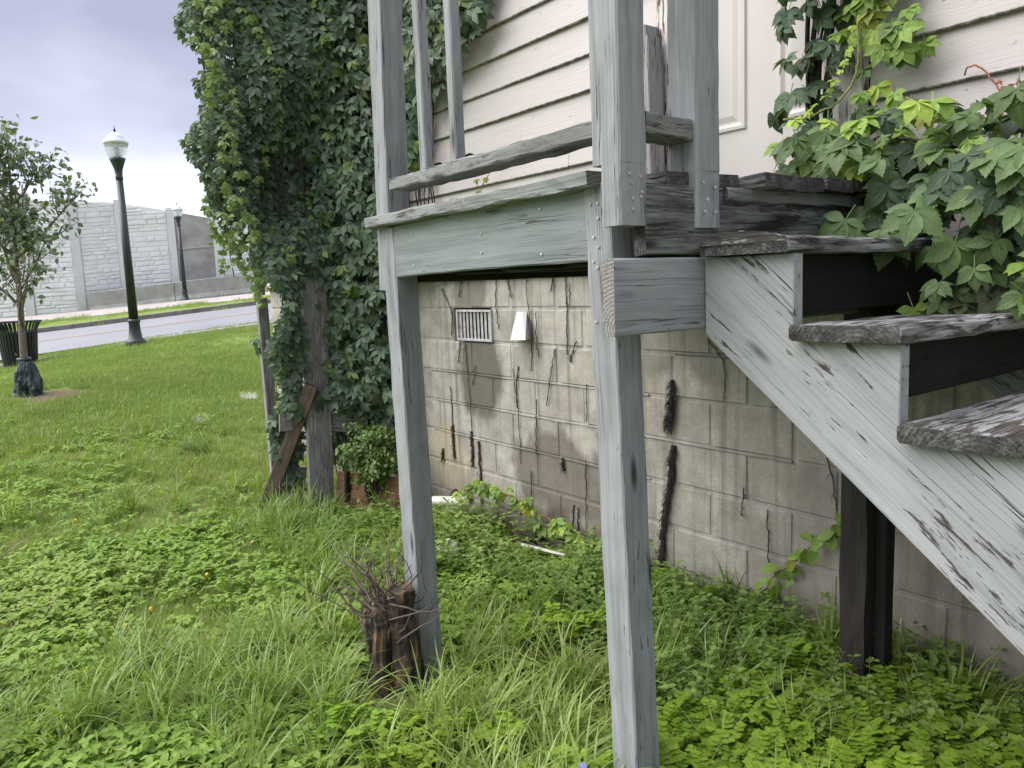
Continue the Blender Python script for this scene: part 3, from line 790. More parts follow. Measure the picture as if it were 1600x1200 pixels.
tn = np.array([.12, .165, .10])[None] * rng.uniform(.7, 1.5, (n, 1)); yl = rng.random(n) < .05; tn[yl] = np.array([.14, .2, .03])
cm = scatter('crown', simple, P_, orient(np.array([.2, -.2, .8]), np.array([.3, .0, -.5]), .55, n), rng.uniform(.7, 1.15, n), tn, M_creeper_a)
cr = link(bpy.data.objects.new('crown', cm), tree); cr['kind'] = 'stuff'

bag = thing('watering_bag', (TX, TY, TZ), 'crumpled dark green watering bag tied round the young tree', 'tree bag')
from mathutils import noise as MN
m = MB(); n = 44; prof = [(.185, -.05), (.165, .0), (.15, .05), (.15, .10), (.145, .16), (.14, .22), (.13, .28), (.12, .33), (.10, .38), (.085, .42), (.065, .46)]
v = []; f = []
for i, (r, z) in enumerate(prof):
    for j in range(n):
        a = 2 * math.pi * j / n
        q_ = Vector((math.cos(a) * 2.2, math.sin(a) * 2.2, z * 5))
        rr = r * (1 + .34 * MN.noise(q_) + .24 * MN.noise(q_ * 2.7 + Vector((5, 1, 2))) * (1.2 - z) + .08 * math.sin(9 * a + 6 * z))
        v.append((TX + rr * math.cos(a) * 1.05 + .02, TY + rr * math.sin(a) + .015, TZ + z + .03 * MN.noise(q_ * 1.7) * (z > .05)))
for i in range(len(prof) - 1):
    for j in range(n):
        a, b = i * n + j, i * n + (j + 1) % n; f.append((a, b, b + n, a + n))
m.add(v, f); m.build('bag_body', M_bag, bag, None, False)
m = MB(); m.lathe([(.06, .44), (.08, .48), (.07, .505), (.05, .45)], (TX, TY, TZ), 12, .12, caps=False); m.build('bag_collar', M_bag, bag, None, True)

# ------------------------------------------------------------------ house
house = thing('house', (-2, 2.65, 0), 'cream clapboard house on a bare concrete block foundation', 'house')
WY = 2.65
HX0, HX1 = -7.3, 3.2
blk_cache = {}
def block_mesh(wd, var):
    key = (round(wd, 3), var)
    if key in blk_cache: return blk_cache[key]
    b = MB(); b.box((-wd / 2, 0, -.0960), (wd / 2, .19, .0960), .008)
    me = bpy.data.meshes.new('concrete_block')
    vv = [(x + random.uniform(-.0015, .0015), y + (random.uniform(-.001, .0015)), z + random.uniform(-.0015, .0015)) for x, y, z in b.v]
    me.from_pydata(vv, [], b.f); me.materials.append(M_block); me.update()
    blk_cache[key] = me; return me
CT = [1.57, 1.37, 1.168, .967, .767, .565, .364, .163, -.04]
for r in range(8):
    zc = (CT[r] + CT[r + 1]) / 2; ph = (-1.69 if r % 2 else -1.90)
    k0 = math.floor((HX0 - ph) / .4)
    for k in range(k0, 40):
        a, b = ph + .4 * k, ph + .4 * (k + 1)
        if a > HX1: break
        a, b = max(a, HX0), min(b, HX1)
        if b - a < .06: continue
        if r == 1 and abs(a + 4.09) < .03: continue      # the louvred vent sits here
        o = bpy.data.objects.new('concrete_block', block_mesh(b - a - .012, (k * 3 + r) % 3))
        link(o, house, Matrix.Translation(((a + b) / 2 + random.uniform(-.001, .001), WY + random.uniform(-.0015, .002), zc)) @ Matrix.Rotation(random.uniform(-.003, .003), 4, 'Y'))
m = MB(); m.box((HX0 + .002, WY + .006, -.3), (-4.095, WY + .18, 1.571)); m.box((-3.685, WY + .006, -.3), (HX1 - .002, WY + .18, 1.571))
m.box((-4.096, WY + .006, -.3), (-3.684, WY + .18, 1.16)); m.box((-4.096, WY + .006, 1.375), (-3.684, WY + .18, 1.571)); m.box((-4.096, WY + .12, 1.159), (-3.684, WY + .18, 1.376))
m.build('mortar_joints', M_mortar, house)
m = MB()
for zc in (.967, .767, .565):                            # squeezed-out mortar left standing proud on some beds
    pts = [(-4.4 + .13 * i, WY - .0015 + random.uniform(-.0015, .0015), zc + random.uniform(-.002, .002)) for i in range(16)]
    m.tube(pts, [random.uniform(.003, .0065) for _ in pts], 5)
m.tube([(-2.3 + .1 * i, WY - .001, 1.17 + random.uniform(-.003, .003)) for i in range(9)], [random.uniform(.003, .007) for _ in range(9)], 5)
m.tube([(-2.5 + .1 * i, WY - .001, .767 + random.uniform(-.003, .003)) for i in range(9)], [random.uniform(.003, .007) for _ in range(9)], 5)
m.build('mortar_bead', M_mortar, house)
# wall core behind the siding
m = MB(); m.box((HX0 + .01, WY + .09, 1.572), (HX1 - .01, WY + .3, 4.6)); m.build('wall_core', M_void, house)
# lap siding
sid_cache = {}
def siding(x0, x1, z):
    Ln = x1 - x0; key = round(Ln, 3)
    if key not in sid_cache:
        n = max(2, int(Ln / .3)); v = []; f = []
        prof = [(.030, .004), (.003, .0), (-.001, .006), (.020, .178), (.028, .178)]
        for i in range(n + 1):
            x = Ln * i / n; j = random.uniform(-.0012, .0012); jz = random.uniform(-.0012, .0012)
            for (y, zz) in prof: v.append((x, y + j, zz + (jz if zz < .01 else 0)))
        for i in range(n):
            for k in range(4):
                a = i * 5 + k; f.append((a, a + 5, a + 6, a + 1))
        f.append((0, 1, 2, 3, 4)); f.append(tuple(reversed(range(n * 5, n * 5 + 5))))
        me = bpy.data.meshes.new('siding_board'); me.from_pydata(v, [], f); me.materials.append(M_siding); me.update(); sid_cache[key] = me
    o = bpy.data.objects.new('siding_board', sid_cache[key])
    link(o, house, Matrix.Translation((x0, WY - .03 + random.uniform(-.001, .001), z + random.uniform(-.001, .001))) @ Matrix.Rotation(random.uniform(-.0012, .0012), 4, 'Y'))
for r in range(18):
    z = 1.575 + .165 * r
    if r < 6 or r >= 0:
        if z < 3.6:
            js = {3: -2.93}.get(r, -4.8 - .9 * (r % 3))
            siding(HX0, js - .002, z); siding(js + .002, -2.34, z); siding(-1.40, .6 + .5 * (r % 2), z); siding(.604 + .5 * (r % 2), HX1, z)
        else: siding(HX0, HX1, z)
m = MB(); m.box((HX0 - .02, WY - .035, 1.545), (-2.3, WY - .005, 1.573), .002); m.build('sill_trim', M_white, house)
m = MB(); m.box((HX0 - .08, WY - .05, 1.56), (HX0, WY + .05, 4.6), .003); m.build('corner_board', M_white, house)
# door
dr = MB(); dr.box((-2.24, WY + .03, 1.76), (-1.50, WY + .07, 3.62), .002)
door = dr.build('door', M_door, house)
for (x0, x1) in ((-2.145, -1.935), (-1.785, -1.585)):
    for (z0, z1_) in ((2.085, 2.80), (2.95, 3.5)):
        p = MB()
        y0 = WY + .03
        def fr(i, y): return [(x0 + i, y, z0 + i), (x1 - i, y, z0 + i), (x1 - i, y, z1_ - i), (x0 + i, y, z1_ - i)]
        rings = [fr(-.006, y0 - .0005), fr(.0, y0 - .009), fr(.012, y0 - .010), fr(.026, y0 - .002), fr(.034, y0 - .002), fr(.056, y0 - .008)]
        vv = sum(rings, []); ff = []
        for i in range(5):
            for j in range(4):
                a, b = i * 4 + j, i * 4 + (j + 1) % 4; ff.append((a, b, b + 4, a + 4))
        ff.append((20, 21, 22, 23)); p.add(vv, ff); p.build('door_panel', M_door, door)
board('door_trim', (-2.285, WY - .028, 1.74), (-2.285, WY - .03, 3.7), .085, .03, M_trim, house, up=(0, 1, 0), jit=.003, seg=16)
board('door_trim', (-1.455, WY - .028, 1.74), (-1.455, WY - .03, 3.7), .095, .03, M_trim, house, up=(0, 1, 0))
m = MB(); m.box((-2.33, WY - .05, 1.69), (-1.41, WY + .09, 1.735), .003); m.build('door_sill', M_rim, house)
m = MB(); m.box((-2.33, WY - .045, 3.64), (-1.41, WY + .03, 3.74), .003); m.build('door_head', M_white, house)
m = MB()                                                   # splinters of the broken trim
for i in range(9):
    x = -2.235 + random.uniform(-.02, .012); z = 2.2 + .1 * i
    m.tube([(x, WY - .05, z), (x + .004, WY - .055, z + .06), (x + random.uniform(-.01, .01), WY - .05, z + random.uniform(.1, .2))], [.006, .011, .003], 5)
m.build('splintered_trim', M_trim, house)
# louvred foundation vent
vt = MB(); x0, x1, z0, z1_ = -4.045, -3.672, 1.172, 1.362
for (a, b) in (((x0, z0), (x1, z0 + .014)), ((x0, z1_ - .014), (x1, z1_)), ((x0, z0 + .014), (x0 + .014, z1_ - .014)), ((x1 - .014, z0 + .014), (x1, z1_ - .014))):
    vt.box((a[0], WY - .012, a[1]), (b[0], WY + .02, b[1]), .002)
vent = vt.build('foundation_vent', M_metal, house)
m = MB(); m.box((x0 + .005, WY + .07, z0), (x1 - .005, WY + .078, z1_)); m.build('vent_back', M_void, vent)
for i in range(9):
    x = x0 + .034 + i * (x1 - x0 - .068) / 8
    b = MB(); b.add([(x - .012, WY + .001, z0 + .013), (x, WY - .005, z0 + .013), (x + .010, WY + .001, z0 + .013), (x - .012, WY + .001, z1_ - .013), (x, WY - .005, z1_ - .013), (x + .010, WY + .001, z1_ - .013)],
                    [(0, 1, 4, 3), (1, 2, 5, 4), (2, 0, 3, 5)])
    b.build('louvre', M_metal, vent)
m = MB()                                                   # dryer hood: a little wedge
a = [(-3.50, WY, 1.195), (-3.325, WY, 1.205), (-3.335, WY, 1.352), (-3.475, WY, 1.345)]
v = [(-3.43, WY, 1.352), (-3.345, WY, 1.352), (-3.45, WY, 1.205), (-3.315, WY, 1.205), (-3.41, WY - .02, 1.352), (-3.36, WY - .02, 1.352), (-3.375, WY - .10, 1.20), (-3.24, WY - .10, 1.205)]
m.add(v, [(4, 5, 1, 0), (6, 7, 5, 4), (0, 2, 6, 4), (1, 5, 7, 3)])
hood = m.build('vent_hood', M_hood, house)
m = MB(); m.box((-3.42, WY - .05, 1.206), (-3.31, WY - .046, 1.26)); m.build('vent_flap', M_metal, hood)

# ------------------------------------------------------------------ landing
ld = thing('porch_landing', (-1.9, 2.0, 0), 'weathered grey wooden landing on tall posts in front of the door', 'landing')
g = tz1(-1.35, 1.4)
board('post', (-1.338, 1.385, g - .1), (-1.402, 1.385, 1.738), .089, .089, M_post, ld, up=(0, -1, 0), seg=24, jit=.0016)
board('post', (-2.441, 1.385, tz1(-2.44, 1.38) - .1), (-2.478, 1.385, 1.718), .089, .089, M_post, ld, up=(0, -1, 0), seg=24, jit=.0016)
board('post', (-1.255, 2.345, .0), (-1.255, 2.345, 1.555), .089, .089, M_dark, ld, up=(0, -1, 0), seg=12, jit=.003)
board('post_black_face', (-1.192, 2.385, .0), (-1.192, 2.385, 1.5), .036, .06, M_black, ld, up=(0, -1, 0))  # thin black board added to stand for the post's own black right face
def notched(name, x_mid, yf, ztop, zb, znotch, mat, lean=0.0, notch=.05):
    M, Ln = boardM((x_mid + lean, yf + .044, zb), (x_mid, yf + .044, ztop), (0, -1, 0))
    # local y: up x x ; choose so that +X side is kept below the notch
    yw = M.to_3x3() @ Vector((0, 1, 0)); sgn = 1 if yw.x > 0 else -1
    hn = znotch - zb
    v1, f1 = board_geo(Ln - hn, .09, .089, seg=16, x0=hn, jit=.0015)
    v2, f2 = board_geo(hn + .004, .09 - notch, .0885, seg=6, oy=sgn * notch / 2, jit=.001)
    b = MB(); b.add(v1, f1); b.add(v2, f2)
    return b.build(name, mat, ld, M)
notched('rail_post', -1.295, 1.27, 2.95, 1.625, 1.765, M_post, 0, .028)
notched('rail_post', -1.288, 1.528, 2.95, 1.622, 1.76, M_post, .0, .022)
board('rail_post', (-2.525, 1.39, 1.50), (-2.468, 1.39, 2.95), .089, .089, M_post, ld, up=(0, -1, 0), seg=18)
board('rail_post', (-2.345, 2.56, 1.762), (-2.355, 2.56, 2.555), .085, .089, M_post, ld, up=(0, -1, 0))
board('rail_post', (-2.285, 2.535, 1.762), (-2.29, 2.535, 2.50), .035, .089, M_grey, ld, up=(0, -1, 0))
board('bottom_rail', (-2.412, 1.372, 1.862), (-1.342, 1.372, 1.868), .092, .040, M_rail, ld, seg=22, jit=.003, bow=-.003)
board('bottom_rail', (-1.297, 1.362, 1.86), (-1.297, 1.527, 1.855), .089, .048, M_rail, ld, jit=.0025)
board('top_rail', (-1.60, 1.375, 2.262), (-1.342, 1.375, 2.246), .089, .038, M_rail, ld, jit=.003)
board('baluster', (-2.288, 1.408, 1.884), (-2.292, 1.408, 2.95), .038, .038, M_post, ld, up=(0, -1, 0), seg=16)
board('baluster', (-2.100, 1.408, 1.884), (-2.098, 1.408, 2.95), .038, .038, M_post, ld, up=(0, -1, 0), seg=16)
board('rail_cleat', (-2.345, 1.44, 1.895), (-2.26, 1.44, 1.897), .02, .05, M_dark, ld)
board('rail_cleat', (-2.15, 1.44, 1.895), (-2.07, 1.44, 1.897), .02, .05, M_dark, ld)
board('edge_board', (-2.56, 1.365, 1.742), (-1.385, 1.365, 1.747), .14, .038, M_edge, ld, seg=20, jit=.0028)
board('fascia', (-2.432, 1.362, 1.633), (-1.438, 1.362, 1.640), .038, .178, M_fascia, ld, seg=16, bow=.004)
y = 1.44
k = 0
while y < 2.6:
    board('deck_board', (-2.54, y + .07, 1.742), ((-1.268 if y < 1.60 else -1.212 + random.uniform(-.015, .02)), y + .07, 1.742 + random.uniform(-.004, .004)), .138, .036, M_deckb, ld, seg=14, jit=.003, bow=random.uniform(-.003, .003))
    y += .1465; k += 1
board('rim_joist', (-1.271, 1.352, 1.640), (-1.271, 2.60, 1.644), .038, .165, M_rim, ld, seg=14, jit=.002)
board('rim_strip', (-1.262, 1.64, 1.706), (-1.262, 2.60, 1.709), .05, .034, M_rim, ld, seg=14, jit=.003)
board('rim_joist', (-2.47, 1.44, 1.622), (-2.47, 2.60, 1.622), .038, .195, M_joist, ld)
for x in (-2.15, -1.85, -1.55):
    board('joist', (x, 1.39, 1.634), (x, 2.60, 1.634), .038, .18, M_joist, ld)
board('ledger', (-2.49, 2.612, 1.63), (-1.25, 2.612, 1.63), .03, .18, M_joist, ld)
board('inner_beam', (-2.43, 1.62, 1.58), (-1.31, 1.62, 1.58), .038, .07, M_joist, ld)
nb = MB()
def nail(x, y, z, axis, r=.0045): nb.lathe([(r, 0), (r * .8, -.002 if axis == 'Y' else .002)], (x, y, z), 8, 0, axis)
for (x, z) in ((-1.42, 1.69), (-1.395, 1.69), (-1.412, 1.61), (-1.395, 1.585), (-1.415, 1.55), (-1.40, 1.535), (-1.41, 1.40), (-1.395, 1.655)): nail(x, 1.3385, z, 'Y')
for (yy, z) in ((1.30, 1.74), (1.335, 1.735), (1.31, 1.685), (1.337, 1.69), (1.31, 1.66), (1.34, 1.70), (1.305, 1.72)): nail(-1.2485, yy, z, 'X')
for (yy, z) in ((1.545, 1.73), (1.59, 1.72), (1.56, 1.69), (1.59, 1.66), (1.55, 1.66)): nail(-1.2365, yy, z, 'X')
for (x, z) in ((-1.9, 1.655), (-1.9, 1.60), (-2.3, 1.69), (-2.3, 1.58), (-1.62, 1.70), (-1.62, 1.58)): nail(x, 1.3415, z, 'Y')
o = nb.build('nail_heads', M_metal, ld); o['kind'] = 'stuff'

# ------------------------------------------------------------------ stairs
stp = thing('staircase', (-.5, 2.0, 0), 'open wooden staircase with peeling paint descending from the landing', 'stairs')
board('stair_header', (-1.269, 1.245, 1.462), (-1.269, 2.56, 1.462), .037, .178, M_post, stp, seg=14)
RUN, RISE = .2435, .1965
tread_top = lambda k: 1.585 - RISE * k            # top of tread k
def stringer(y0, mat, name):
    th = .038; nst = 7
    top = []; x = -1.248
    for k in range(nst):
        zt = tread_top(k) - .038
        top.append((x, zt)); x2 = -1.248 + .248 + RUN * k
        top.append((x2, zt)); x = x2
    xe = top[-1][0]
    ang = math.atan2(RISE, RUN)
    zb = lambda x: 1.357 - (x + 1.248) * RISE / RUN * .985
    gz = tz1(xe, y0) - .05
    poly = top + [(xe, gz)]
    xb = -1.248 + (1.357 - gz) / (RISE / RUN * .985)
    poly += [(xb, gz), (-1.248, 1.357)]
    # local frame with X along the slope, so the grain follows the plank
    M, _ = boardM((-1.248, y0, 1.357), (-1.248 + math.cos(ang), y0, 1.357 - math.sin(ang)), (0, 0, 1))
    Mi = M.inverted()
    bmz = bmesh.new()
    fv = [bmz.verts.new(Mi @ Vector((px, y0, pz))) for px, pz in poly]
    bv = [bmz.verts.new(Mi @ Vector((px, y0 + th, pz))) for px, pz in poly]
    bmz.faces.new(fv); bmz.faces.new(list(reversed(bv)))
    nn = len(poly)
    for i in range(nn): bmz.faces.new((fv[i], bv[i], bv[(i + 1) % nn], fv[(i + 1) % nn]))
    bmesh.ops.recalc_face_normals(bmz, faces=bmz.faces)
    bmesh.ops.bevel(bmz, geom=[e for e in bmz.edges], offset=.0025, segments=1, affect='EDGES')
    bmesh.ops.triangulate(bmz, faces=[f_ for f_ in bmz.faces if len(f_.verts) > 4])
    me = bpy.data.meshes.new(name); bmz.to_mesh(me); bmz.free(); me.materials.append(mat)
    return link(bpy.data.objects.new(name, me), stp, M)
s1 = stringer(1.56, M_string, 'stringer'); stringer(2.52, M_rim, 'stringer')
for k in range(7):
    x0 = -1.243 + RUN * k + (.008 if k else 0); zt = tread_top(k)
    v = []
    o = board('tread', (x0 + .127, 1.528 + random.uniform(-.004, .004), zt - .018), (x0 + .127, 2.585, zt - .019 + random.uniform(-.006, .004)), .248, .037 if k else .036, M_tread, stp, seg=18, c=.006, jit=.0018, bow=random.uniform(-.004, .002), rot=.003)
    if k == 0: o['label'] = 'topmost tread, its front corner split and swollen'
    if k:
        board('dark_gap_board', (-1.248 + .248 + RUN * (k - 1) - .10, 1.60, zt + .085), (-1.248 + .248 + RUN * (k - 1) - .10, 2.515, zt + .085), .016, .145, M_black, stp)  # near-black boards added so the open gaps between treads look dark
# raised, broken lump at the front end of the top tread
m = MB(); lump = []
for i in range(9):
    for j in range(5):
        x = -1.235 + .235 * i / 8; yy = 1.527 + .055 * j / 4
        h = .020 * math.exp(-((i - 4.4) / 2.2) ** 2) * (1 - .55 * j / 4) + random.uniform(0, .004)
        lump.append((x, yy, 1.584 + h - (.006 if j == 4 or i in (0, 8) else 0)))
m.add(lump, [(i * 5 + j, i * 5 + 5 + j, i * 5 + 6 + j, i * 5 + 1 + j) for i in range(8) for j in range(4)])
m.add([p for p in lump[0::5]] + [(p[0], p[1], 1.575) for p in lump[0::5]], [(i, i + 9, i + 10, i + 1) for i in range(8)])
m.build('split_corner', M_deckb, stp)

# ------------------------------------------------------------------ ivy screen at the far corner
sc_ = thing('porch_screen', (-5.3, 2.2, 0), 'timber screen of grey boards projecting from the house under the creeper', 'screen')
board('wide_plank', (-4.985, 2.055, -.12), (-5.06, 2.165, 2.0), .18, .03, M_grey, sc_, up=(1, 0, 0), seg=20)
board('upright_board', (-5.24, 2.36, .3), (-5.24, 2.36, 4.0), .2, .022, M_grey, sc_, up=(1, 0, 0))
board('upright_board', (-5.24, 2.57, .3), (-5.24, 2.57, 4.0), .18, .022, M_grey, sc_, up=(1, 0, 0))
board('crossbar', (-5.05, 1.83, .64), (-5.05, 1.985, .63), .02, .12, M_grey, sc_)
board('crossbar', (-5.04, 2.19, .60), (-4.98, 2.44, .55), .02, .13, M_grey, sc_)
board('corner_post', (-5.42, 1.895, 1.50), (-5.46, 1.90, 4.0), .07, .05, M_grey, sc_, up=(1, 0, 0))
board('corner_post', (-5.28, 1.86, -.1), (-5.30, 1.865, 1.48), .07, .05, M_grey, sc_, up=(1, 0, 0))
board('header_beam', (-5.35, 1.35, 3.86), (-5.35, 2.62, 3.86), .06, .14, M_grey, sc_)
board('header_beam', (-5.0, 1.35, 3.86), (-5.0, 2.62, 3.86), .06, .14, M_grey, sc_)
board('base_board', (-5.30, 1.88, .13), (-5.19, 2.02, .10), .03, .36, M_grey, sc_)
# plywood offcut at the foot
m = MB(); m.box((0, -.012, 0), (.66, .012, .34), .003)
a = Vector((-5.02, 2.17, -.10)); b = Vector((-4.45, 2.42, -.10)); xd = (b - a).normalized(); zd = Vector((-.22, .12, 1)).normalized(); yd = zd.cross(xd).normalized(); zd = xd.cross(yd)
pl = m.build('plywood_offcut', M_ply, None, Matrix(((xd.x, yd.x, zd.x, a.x), (xd.y, yd.y, zd.y, a.y), (xd.z, yd.z, zd.z, a.z), (0, 0, 0, 1))))
tag(pl, 'damp brown plywood offcut lying against the screen foot', 'plywood')
o = board('leaning_plank', (-5.22, 1.70, -.06), (-4.97, 2.045, .88), .09, .04, M_brown, None, up=(1, -.6, 0)); tag(o, 'long brown plank leaning against the wide grey board', 'plank')
o = board('stake', (-4.93, 2.22, -.1), (-4.90, 2.24, .42), .035, .03, M_dark, None, up=(1, 0, 0)); tag(o, 'short dark stake upright beside the brown plywood', 'stake')

# ------------------------------------------------------------------ creeper on the screen
mass_var = [creeper_leaf(.155) for _ in range(7)]
pos, nor, dwn, scl, tin = [], [], [], [], []
def hill(y, z): return .10 * math.sin(3.1 * z + 2 * y) + .07 * math.sin(5.3 * z - 4.1 * y + 1)
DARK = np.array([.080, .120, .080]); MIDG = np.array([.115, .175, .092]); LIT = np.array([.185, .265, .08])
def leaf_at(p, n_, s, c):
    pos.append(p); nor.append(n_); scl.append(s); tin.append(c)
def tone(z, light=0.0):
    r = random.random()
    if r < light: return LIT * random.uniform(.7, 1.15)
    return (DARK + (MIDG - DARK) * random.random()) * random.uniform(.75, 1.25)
cnt = 0
while cnt < 7500:
    z = random.uniform(.0, 3.95); y = random.uniform(1.36, 2.85)
    zone = None
    e = .05 * math.sin(z * 7) + .03 * math.sin(z * 17)
    if z > 2.55:
        ok = y > 1.60 + e
        dens = 1.0
    elif z > 1.5:
        lim = 1.60 + e + .38 * max(0, (2.35 - z) / .85) ** 1.6
        ok = y > lim; dens = .8 if y < 1.86 else 1.0
        if y < 1.86 and z < 2.2:
            dens *= .7
            if 1.70 < y < 1.80 and z < 1.95: dens *= .25
    else:
        left = 1.93 + .05 * math.sin(z * 9) - .04 * (z < 1.2)
        ok = y > left; dens = 1.0
    # the wide plank stays bare low down, ragged above
    if z < .62:
        dens *= .95 if (1.88 < y < 2.05 and z > .42) else (.45 if 1.9 < y < 2.05 and z > .15 else (.5 if y > 2.3 and z > .33 else .0))
    if y > 2.55 and z < .62: dens = 0
    if not ok or random.random() > dens: continue
    out = (.10 + .10 * random.random() + hill(y, z)) if z > .7 else .05
    if y < 1.86: xx = -5.15 + random.uniform(-.28, .14)
    else: xx = -5.2 + out + .28 * max(0, y - 2.3)
    ye = (y - .05) * 5.0 / abs(xx)
    if abs(ye - 2.06 - .053 * z) < (.135 if z < 1.2 else .125) and z < 1.84 + .12 * math.sin(y * 40) and random.random() < .98: continue
    nx_ = np.array([.85, -.35 if y < 2.0 else -.2, .35])
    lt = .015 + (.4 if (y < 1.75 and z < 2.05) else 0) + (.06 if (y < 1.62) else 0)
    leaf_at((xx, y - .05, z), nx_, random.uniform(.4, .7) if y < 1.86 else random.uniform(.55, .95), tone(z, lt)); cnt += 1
cnt = 0
while cnt < 2000:                                     # on the house wall beside the screen
    x = random.uniform(-5.1, -3.45); z = random.uniform(.55, 3.95)
    rgt = -4.62 if z < 1.6 else (-4.40 + .16 * math.sin(z * 5) if z < 2.3 else -4.25 + max(0, z - 2.4) * 1.2 + .12 * math.sin(z * 9))
    if x > rgt + random.gauss(0, .05): continue
    out = .06 + .10 * random.random() + .28 * max(0, (-4.45 - x) / .6) * (z > .75)
    leaf_at((x, WY - .04 - out, z), np.array([.45, -.8, .35]), random.uniform(.6, 1.0), tone(z, .10 if x > -4.4 else .05)); cnt += 1
# light young strings hanging on the surface
for (y0, z0, ln) in ((1.72, 3.2, 1.0), (1.95, 3.3, 1.1), (2.35, 3.3, .75), (1.75, 2.6, .8), (2.5, 2.6, .6), (1.74, 2.2, .8), (1.78, 2.0, .5), (2.15, 2.2, .5), (1.7, 3.35, .7)):
    for i in range(int(ln * 30)):
        t_ = i / (ln * 30)
        y = y0 + .10 * math.sin(t_ * 5 + y0 * 9) - .08 * t_
        leaf_at((-4.98 + .03 * math.sin(9 * t_) + hill(y, z0 - ln * t_) * (y > 1.86), y - .05 + random.gauss(0, .02), z0 - ln * t_ + random.gauss(0, .02)), np.array([.8, -.3, .4]), random.uniform(.32, .62), LIT * random.uniform(.7, 1.2))
for i in range(26):
    y0 = 1.56 + .33 * random.random(); z0 = random.uniform(2.3, 2.9); z1 = random.uniform(1.62, 2.25) if y0 < 1.78 else random.uniform(1.45, 2.0)
    x0 = -5.15 + random.uniform(-.22, .12); k_ = int((z0 - z1) * 34)
    for j in range(k_):
        t_ = j / k_; p_ = (x0 + .03 * math.sin(6 * t_ + i), y0 - .05 + .035 * math.sin(5 * t_ + i) + .03 * t_ + random.gauss(0, .018), z0 + (z1 - z0) * t_ + random.gauss(0, .015))
        c_ = tone(p_[2]) if t_ < .72 or i % 2 else LIT * random.uniform(.75, 1.15)
        leaf_at(p_, np.array([.8, -.4, .3]), random.uniform(.35, .7) * (1 - .35 * t_), c_)
pos = np.array(pos); nor = np.array(nor); scl = np.array(scl); tin = np.array(tin)
vine1 = thing('creeper', (-5.0, 2.2, 0), 'huge dark green creeper smothering the timber screen and house corner', 'creeper')
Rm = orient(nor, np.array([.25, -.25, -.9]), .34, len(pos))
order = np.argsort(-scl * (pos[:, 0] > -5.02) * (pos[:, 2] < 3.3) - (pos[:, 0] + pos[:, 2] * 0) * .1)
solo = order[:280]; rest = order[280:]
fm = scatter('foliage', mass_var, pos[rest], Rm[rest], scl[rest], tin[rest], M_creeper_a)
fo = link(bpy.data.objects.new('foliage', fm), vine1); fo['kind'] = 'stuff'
def leaf_meshes(variants, mat, name='leaf'):
    out = []
    for v, f in variants:
        me = bpy.data.meshes.new(name); me.from_pydata([tuple(p) for p in v], [], f); me.materials.append(mat)
        me.polygons.foreach_set('use_smooth', [True] * len(me.polygons))
        A = VEIN.get((len(v), round(float(v[5][0]), 7)))
        if A:
            at = me.attributes.new('vein', 'FLOAT_VECTOR', 'POINT'); at.data.foreach_set('vector', [q_ for a_ in A for q_ in (a_[0], a_[1], 0.0)])
        me.update(); out.append(me)
    return out
solo_m = leaf_meshes(mass_var, M_creeper_o)
def place_leaf(me, p, R3, s, c, parent, name='leaf'):
    o = bpy.data.objects.new(name, me)
    M = Matrix.Translation(p) @ Matrix([list(r) for r in R3]).to_4x4() @ Matrix.Scale(s, 4)
    link(o, parent, M); w_ = random.random(); o.color = (*[float(q) * (1.0 if w_ > .05 else m_) for q, m_ in zip(c, (1.3, .92, .8))], 1); return o
for i in solo: place_leaf(solo_m[i % len(solo_m)], Vector(pos[i]), Rm[i], float(scl[i]), tin[i], vine1)
sm = MB()
for i in range(26):
    y = random.uniform(1.9, 2.6); z0 = random.uniform(-.05, 1.5); x = -5.12 + .05 * random.random()
    sm.tube(spline([(x, y, z0), (x + .03, y + random.uniform(-.1, .1), z0 + .5), (x + .02, y + random.uniform(-.15, .15), z0 + 1.1), (x, y + random.uniform(-.2, .2), z0 + 1.9)], 5, .006), random.uniform(.003, .008), 5)
for i in range(14):
    y = random.uniform(1.5, 1.85); x = -5.2 + random.uniform(-.2, .15)
    sm.tube(spline([(x, y, 3.85), (x + .02, y + .03, 3.0), (x, y + .02, 2.4), (x + .02, y + random.uniform(0, .12), random.uniform(1.6, 2.1))], 6, .008), .003, 4)
for i in range(12):
    x = random.uniform(-4.6, -4.1)
    sm.tube(spline([(x, WY - .045, 1.62), (x + random.uniform(-.05, .05), WY - .06, 2.1), (x + random.uniform(-.1, .15), WY - .05, 2.6), (x + random.uniform(-.1, .3), WY - .06, 3.3)], 6, .008), random.uniform(.003, .006), 5)
sm.build('vine_stems', M_vine, vine1, None, True)
# a small light sprig on the siding behind the rail
sp = thing('creeper_sprig', (-3.6, 2.58, 2.0), 'small yellow-green creeper sprig on the cream siding behind the rail', 'creeper')
m = MB(); pts = spline([(-3.85, 2.585, 1.93), (-3.66, 2.58, 2.03), (-3.52, 2.57, 2.13), (-3.43, 2.56, 2.23)], 5, .004); m.tube(pts, [.004 - .0025 * i / len(pts) for i in range(len(pts))], 5); m.build('stem', M_stemr, sp, None, True)
for i, (x, z, s) in enumerate(((-3.84, 1.91, .55), (-3.76, 1.95, .5), (-3.80, 2.0, .45), (-3.69, 2.0, .42), (-3.62, 2.04, .4), (-3.64, 2.1, .32), (-3.55, 2.1, .3), (-3.45, 2.2, .22))):
    place_leaf(solo_m[i % 7], Vector((x, 2.555, z)), orient(np.array([.4, -.8, .3]), np.array([.1, 0, -1]), .25, 1)[0], s, LIT * random.uniform(.9, 1.3), sp)

